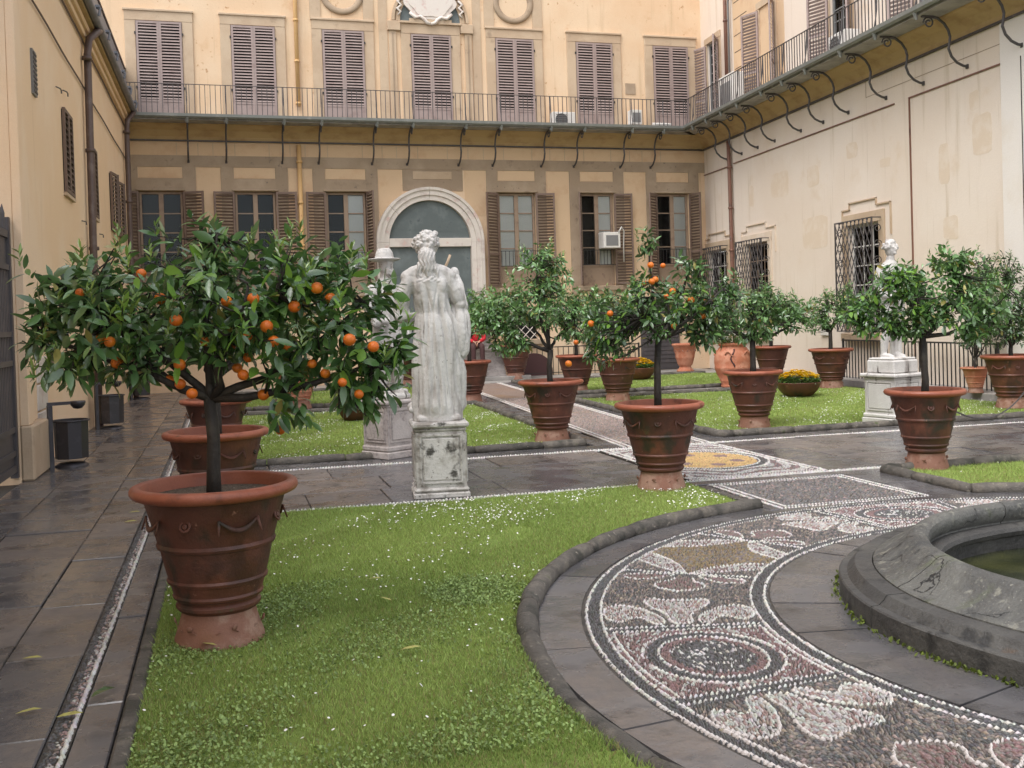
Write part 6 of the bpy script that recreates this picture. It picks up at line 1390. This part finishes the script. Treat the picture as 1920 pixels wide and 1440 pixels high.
body = skin_body('body', [(0, .0, hz, .09), (0, -.01, hz + .22, .09), (0, -.02, hz + .40, .10), (0, -.03, hz + .47, .045), (0, -.04, hz + .53, .045), (-.09, -.10, hz - .01, .07), (-.10, -.34, hz - .02, .055), (-.10, -.36, hz - .36, .045), (-.10, -.37, hz - .62, .035), (.09, -.10, hz - .01, .07), (.13, -.34, hz - .02, .055), (.14, -.35, hz - .36, .045), (.14, -.36, hz - .62, .035), (-.16, -.02, hz + .40, .05), (-.22, -.07, hz + .16, .04), (-.06, -.25, hz + .08, .03), (.16, -.02, hz + .40, .05), (.22, -.07, hz + .16, .04), (.06, -.25, hz + .08, .03)],
                 [(0, 1), (1, 2), (2, 3), (3, 4), (0, 5), (5, 6), (6, 7), (7, 8), (0, 9), (9, 10), (10, 11), (11, 12), (2, 13), (13, 14), (14, 15), (2, 16), (16, 17), (17, 18)], 'skin', per)
jk = skin_body('red_jacket', [(0, .0, hz + .02, .125), (0, -.01, hz + .22, .125), (0, -.02, hz + .38, .13), (0, -.03, hz + .46, .06), (-.16, -.02, hz + .39, .072), (-.23, -.07, hz + .16, .062), (-.08, -.24, hz + .085, .045), (.16, -.02, hz + .39, .072), (.23, -.07, hz + .16, .062), (.08, -.24, hz + .085, .045)], [(0, 1), (1, 2), (2, 3), (2, 4), (4, 5), (5, 6), (2, 7), (7, 8), (8, 9)], 'red_cloth', per)
for sg in (-1, 1): MB().tube([(sg * .10, -.135, hz + .44), (sg * .125, -.150, hz + .32), (sg * .13, -.15, hz + .22)], .014, 6).build('white_stripe', 'white_cloth', jk, True)
skin_body('trousers', [(0, .0, hz - .0, .115), (-.09, -.10, hz - .01, .088), (-.10, -.35, hz - .02, .076), (-.10, -.37, hz - .36, .066), (-.10, -.375, hz - .56, .062), (.09, -.10, hz - .01, .088), (.13, -.35, hz - .02, .076), (.14, -.36, hz - .36, .066), (.14, -.365, hz - .56, .062)], [(0, 1), (1, 2), (2, 3), (3, 4), (0, 5), (5, 6), (6, 7), (7, 8)], 'brown_cloth', per)
for x in (-.10, .14): MB().ball((x, -.42, hz - .665), (.045, .105, .05), 12, 8).build('shoe', 'white_cloth', per, True)
hd = MB(); hd.ball((0, -.05, hz + .63), (.074, .09, .108), 16, 12); hd.ball((0, -.14, hz + .62), (.013, .02, .02), 8, 6); hd.ball((0, -.128, hz + .575), (.026, .014, .009), 8, 5)
for sg in (-1, 1): hd.ball((sg * .075, -.04, hz + .62), (.014, .022, .03), 8, 6); hd.ball((sg * .03, -.125, hz + .645), (.014, .012, .008), 8, 5)
MB().ball((0, -.03, hz + .66), (.084, .096, .095), 14, 10).build('hair', 'hair_dark', per, True)
hb = hd
for sg in (-1, 1):
    c = (sg * .05, -.28, hz + .075); hb.ball(c, (.03, .04, .018), 8, 6)
    for q in range(4): hb.tube([(c[0] - sg * .02 + sg * q * .014, c[1] - .03, c[2]), (c[0] - sg * .025 + sg * q * .014, c[1] - .055, c[2] + .004), (c[0] - sg * .03 + sg * q * .013, c[1] - .07, c[2] - .012)], [.009, .008, .006], 6)
    hb.tube([(c[0] - sg * .025, c[1] + .01, c[2] + .005), (c[0] - sg * .045, c[1] - .015, c[2] + .015), (c[0] - sg * .05, c[1] - .035, c[2] + .01)], [.011, .009, .007], 6)
bd = body.data; hb.add([tuple(v.co) for v in bd.vertices], [tuple(f.vertices) for f in bd.polygons])
h_ = remesh(hb, .006, 1); h_.materials.append(MATS['skin']); h_.polygons.foreach_set('use_smooth', [True] * len(h_.polygons)); body.data = h_

# ------------------------------------------------------------------ litter bins, chain
def bin_(X, Y, label, ang=.35):
    g = empty('litter_bin', (X, Y, 0), ang); tag(g, label, 'litter bin', 'litter bins along the left wall')
    oct_ = lambda r, z: [(r * math.cos(PI / 8 + k * PI / 4), r * math.sin(PI / 8 + k * PI / 4), z) for k in range(8)]
    mb = MB(); V = oct_(.195, .10) + oct_(.205, .56) + oct_(.18, .56) + oct_(.17, .16); F = [tuple(range(8))[::-1]]
    for a in (0, 8, 16): F += [(a + i, a + (i + 1) % 8, a + 8 + (i + 1) % 8, a + 8 + i) for i in range(8)]
    F.append(tuple(range(24, 32))); o = mb.add(V, F).build('bucket', 'bin_metal', g); fixnormals(o.data)
    MB().tube([(.215 * math.cos(t), .215 * math.sin(t), .565) for t in np.linspace(0, 2 * PI, 24, endpoint=False)], .012, 6, closed=True).build('hoop', 'bin_metal', g, True)
    MB().box(-.265, -.215, -.05, .05, .0, .76).build('post', 'bin_metal', g); MB().box(-.265, .02, -.03, .03, .761, .80).build('arm', 'bin_metal', g)
    MB().lathe([(.0, .70), (.05, .71), (.085, .75), (.095, .785), (.09, .80), (.0, .795)], 20, (.09, 0, 0)).build('ash_bowl', 'bin_metal', g, True)
    MB().lathe([(.20, 0), (.20, .012), (.15, .045), (.0, .055)], 24).build('foot', 'bin_metal', g, True)
bin_(-1.88, 14.15, 'dark grey litter bin with ash bowl beside the gate pillar'); bin_(-1.90, 19.2, 'dark grey litter bin in the middle of the left wall'); bin_(-1.98, 27.0, 'dark grey litter bin far down the left wall')
pts = [spot(1815, 742, 9.5, 11.0), spot(1850, 758, 9.9, 11.6), spot(1890, 752, 10.2, 12.0), spot(1935, 735, 10.5, 12.6)]
ch = empty('chain', tuple(pts[0])); tag(ch, 'thin sagging chain across the lawn behind the right pot', 'chain')
lk = MB().tube([(.022 * math.cos(t), .011 * math.sin(t), 0) for t in np.linspace(0, 2 * PI, 10, endpoint=False)], .004, 4, closed=True).mesh('chain_link', 'iron')
A_, B_ = Vector((7.35, 9.8, .62)), Vector((12.2, 13.9, .62)); nl = 150
for i in range(nl):
    t = i / (nl - 1); p = A_.lerp(B_, t); p.z = .62 - .42 * 4 * t * (1 - t) ; o = link('chain_link', lk, ch); o.matrix_local = Matrix.Translation(p - pts[0]) @ Matrix.Rotation(math.atan2(B_.y - A_.y, B_.x - A_.x), 4, 'Z') @ Matrix.Rotation((.34 * (2 * t - 1)) * -1, 4, 'Y') @ Matrix.Rotation(PI / 2 * (i % 2), 4, 'X'); o.scale = (1.0, 1, 1)
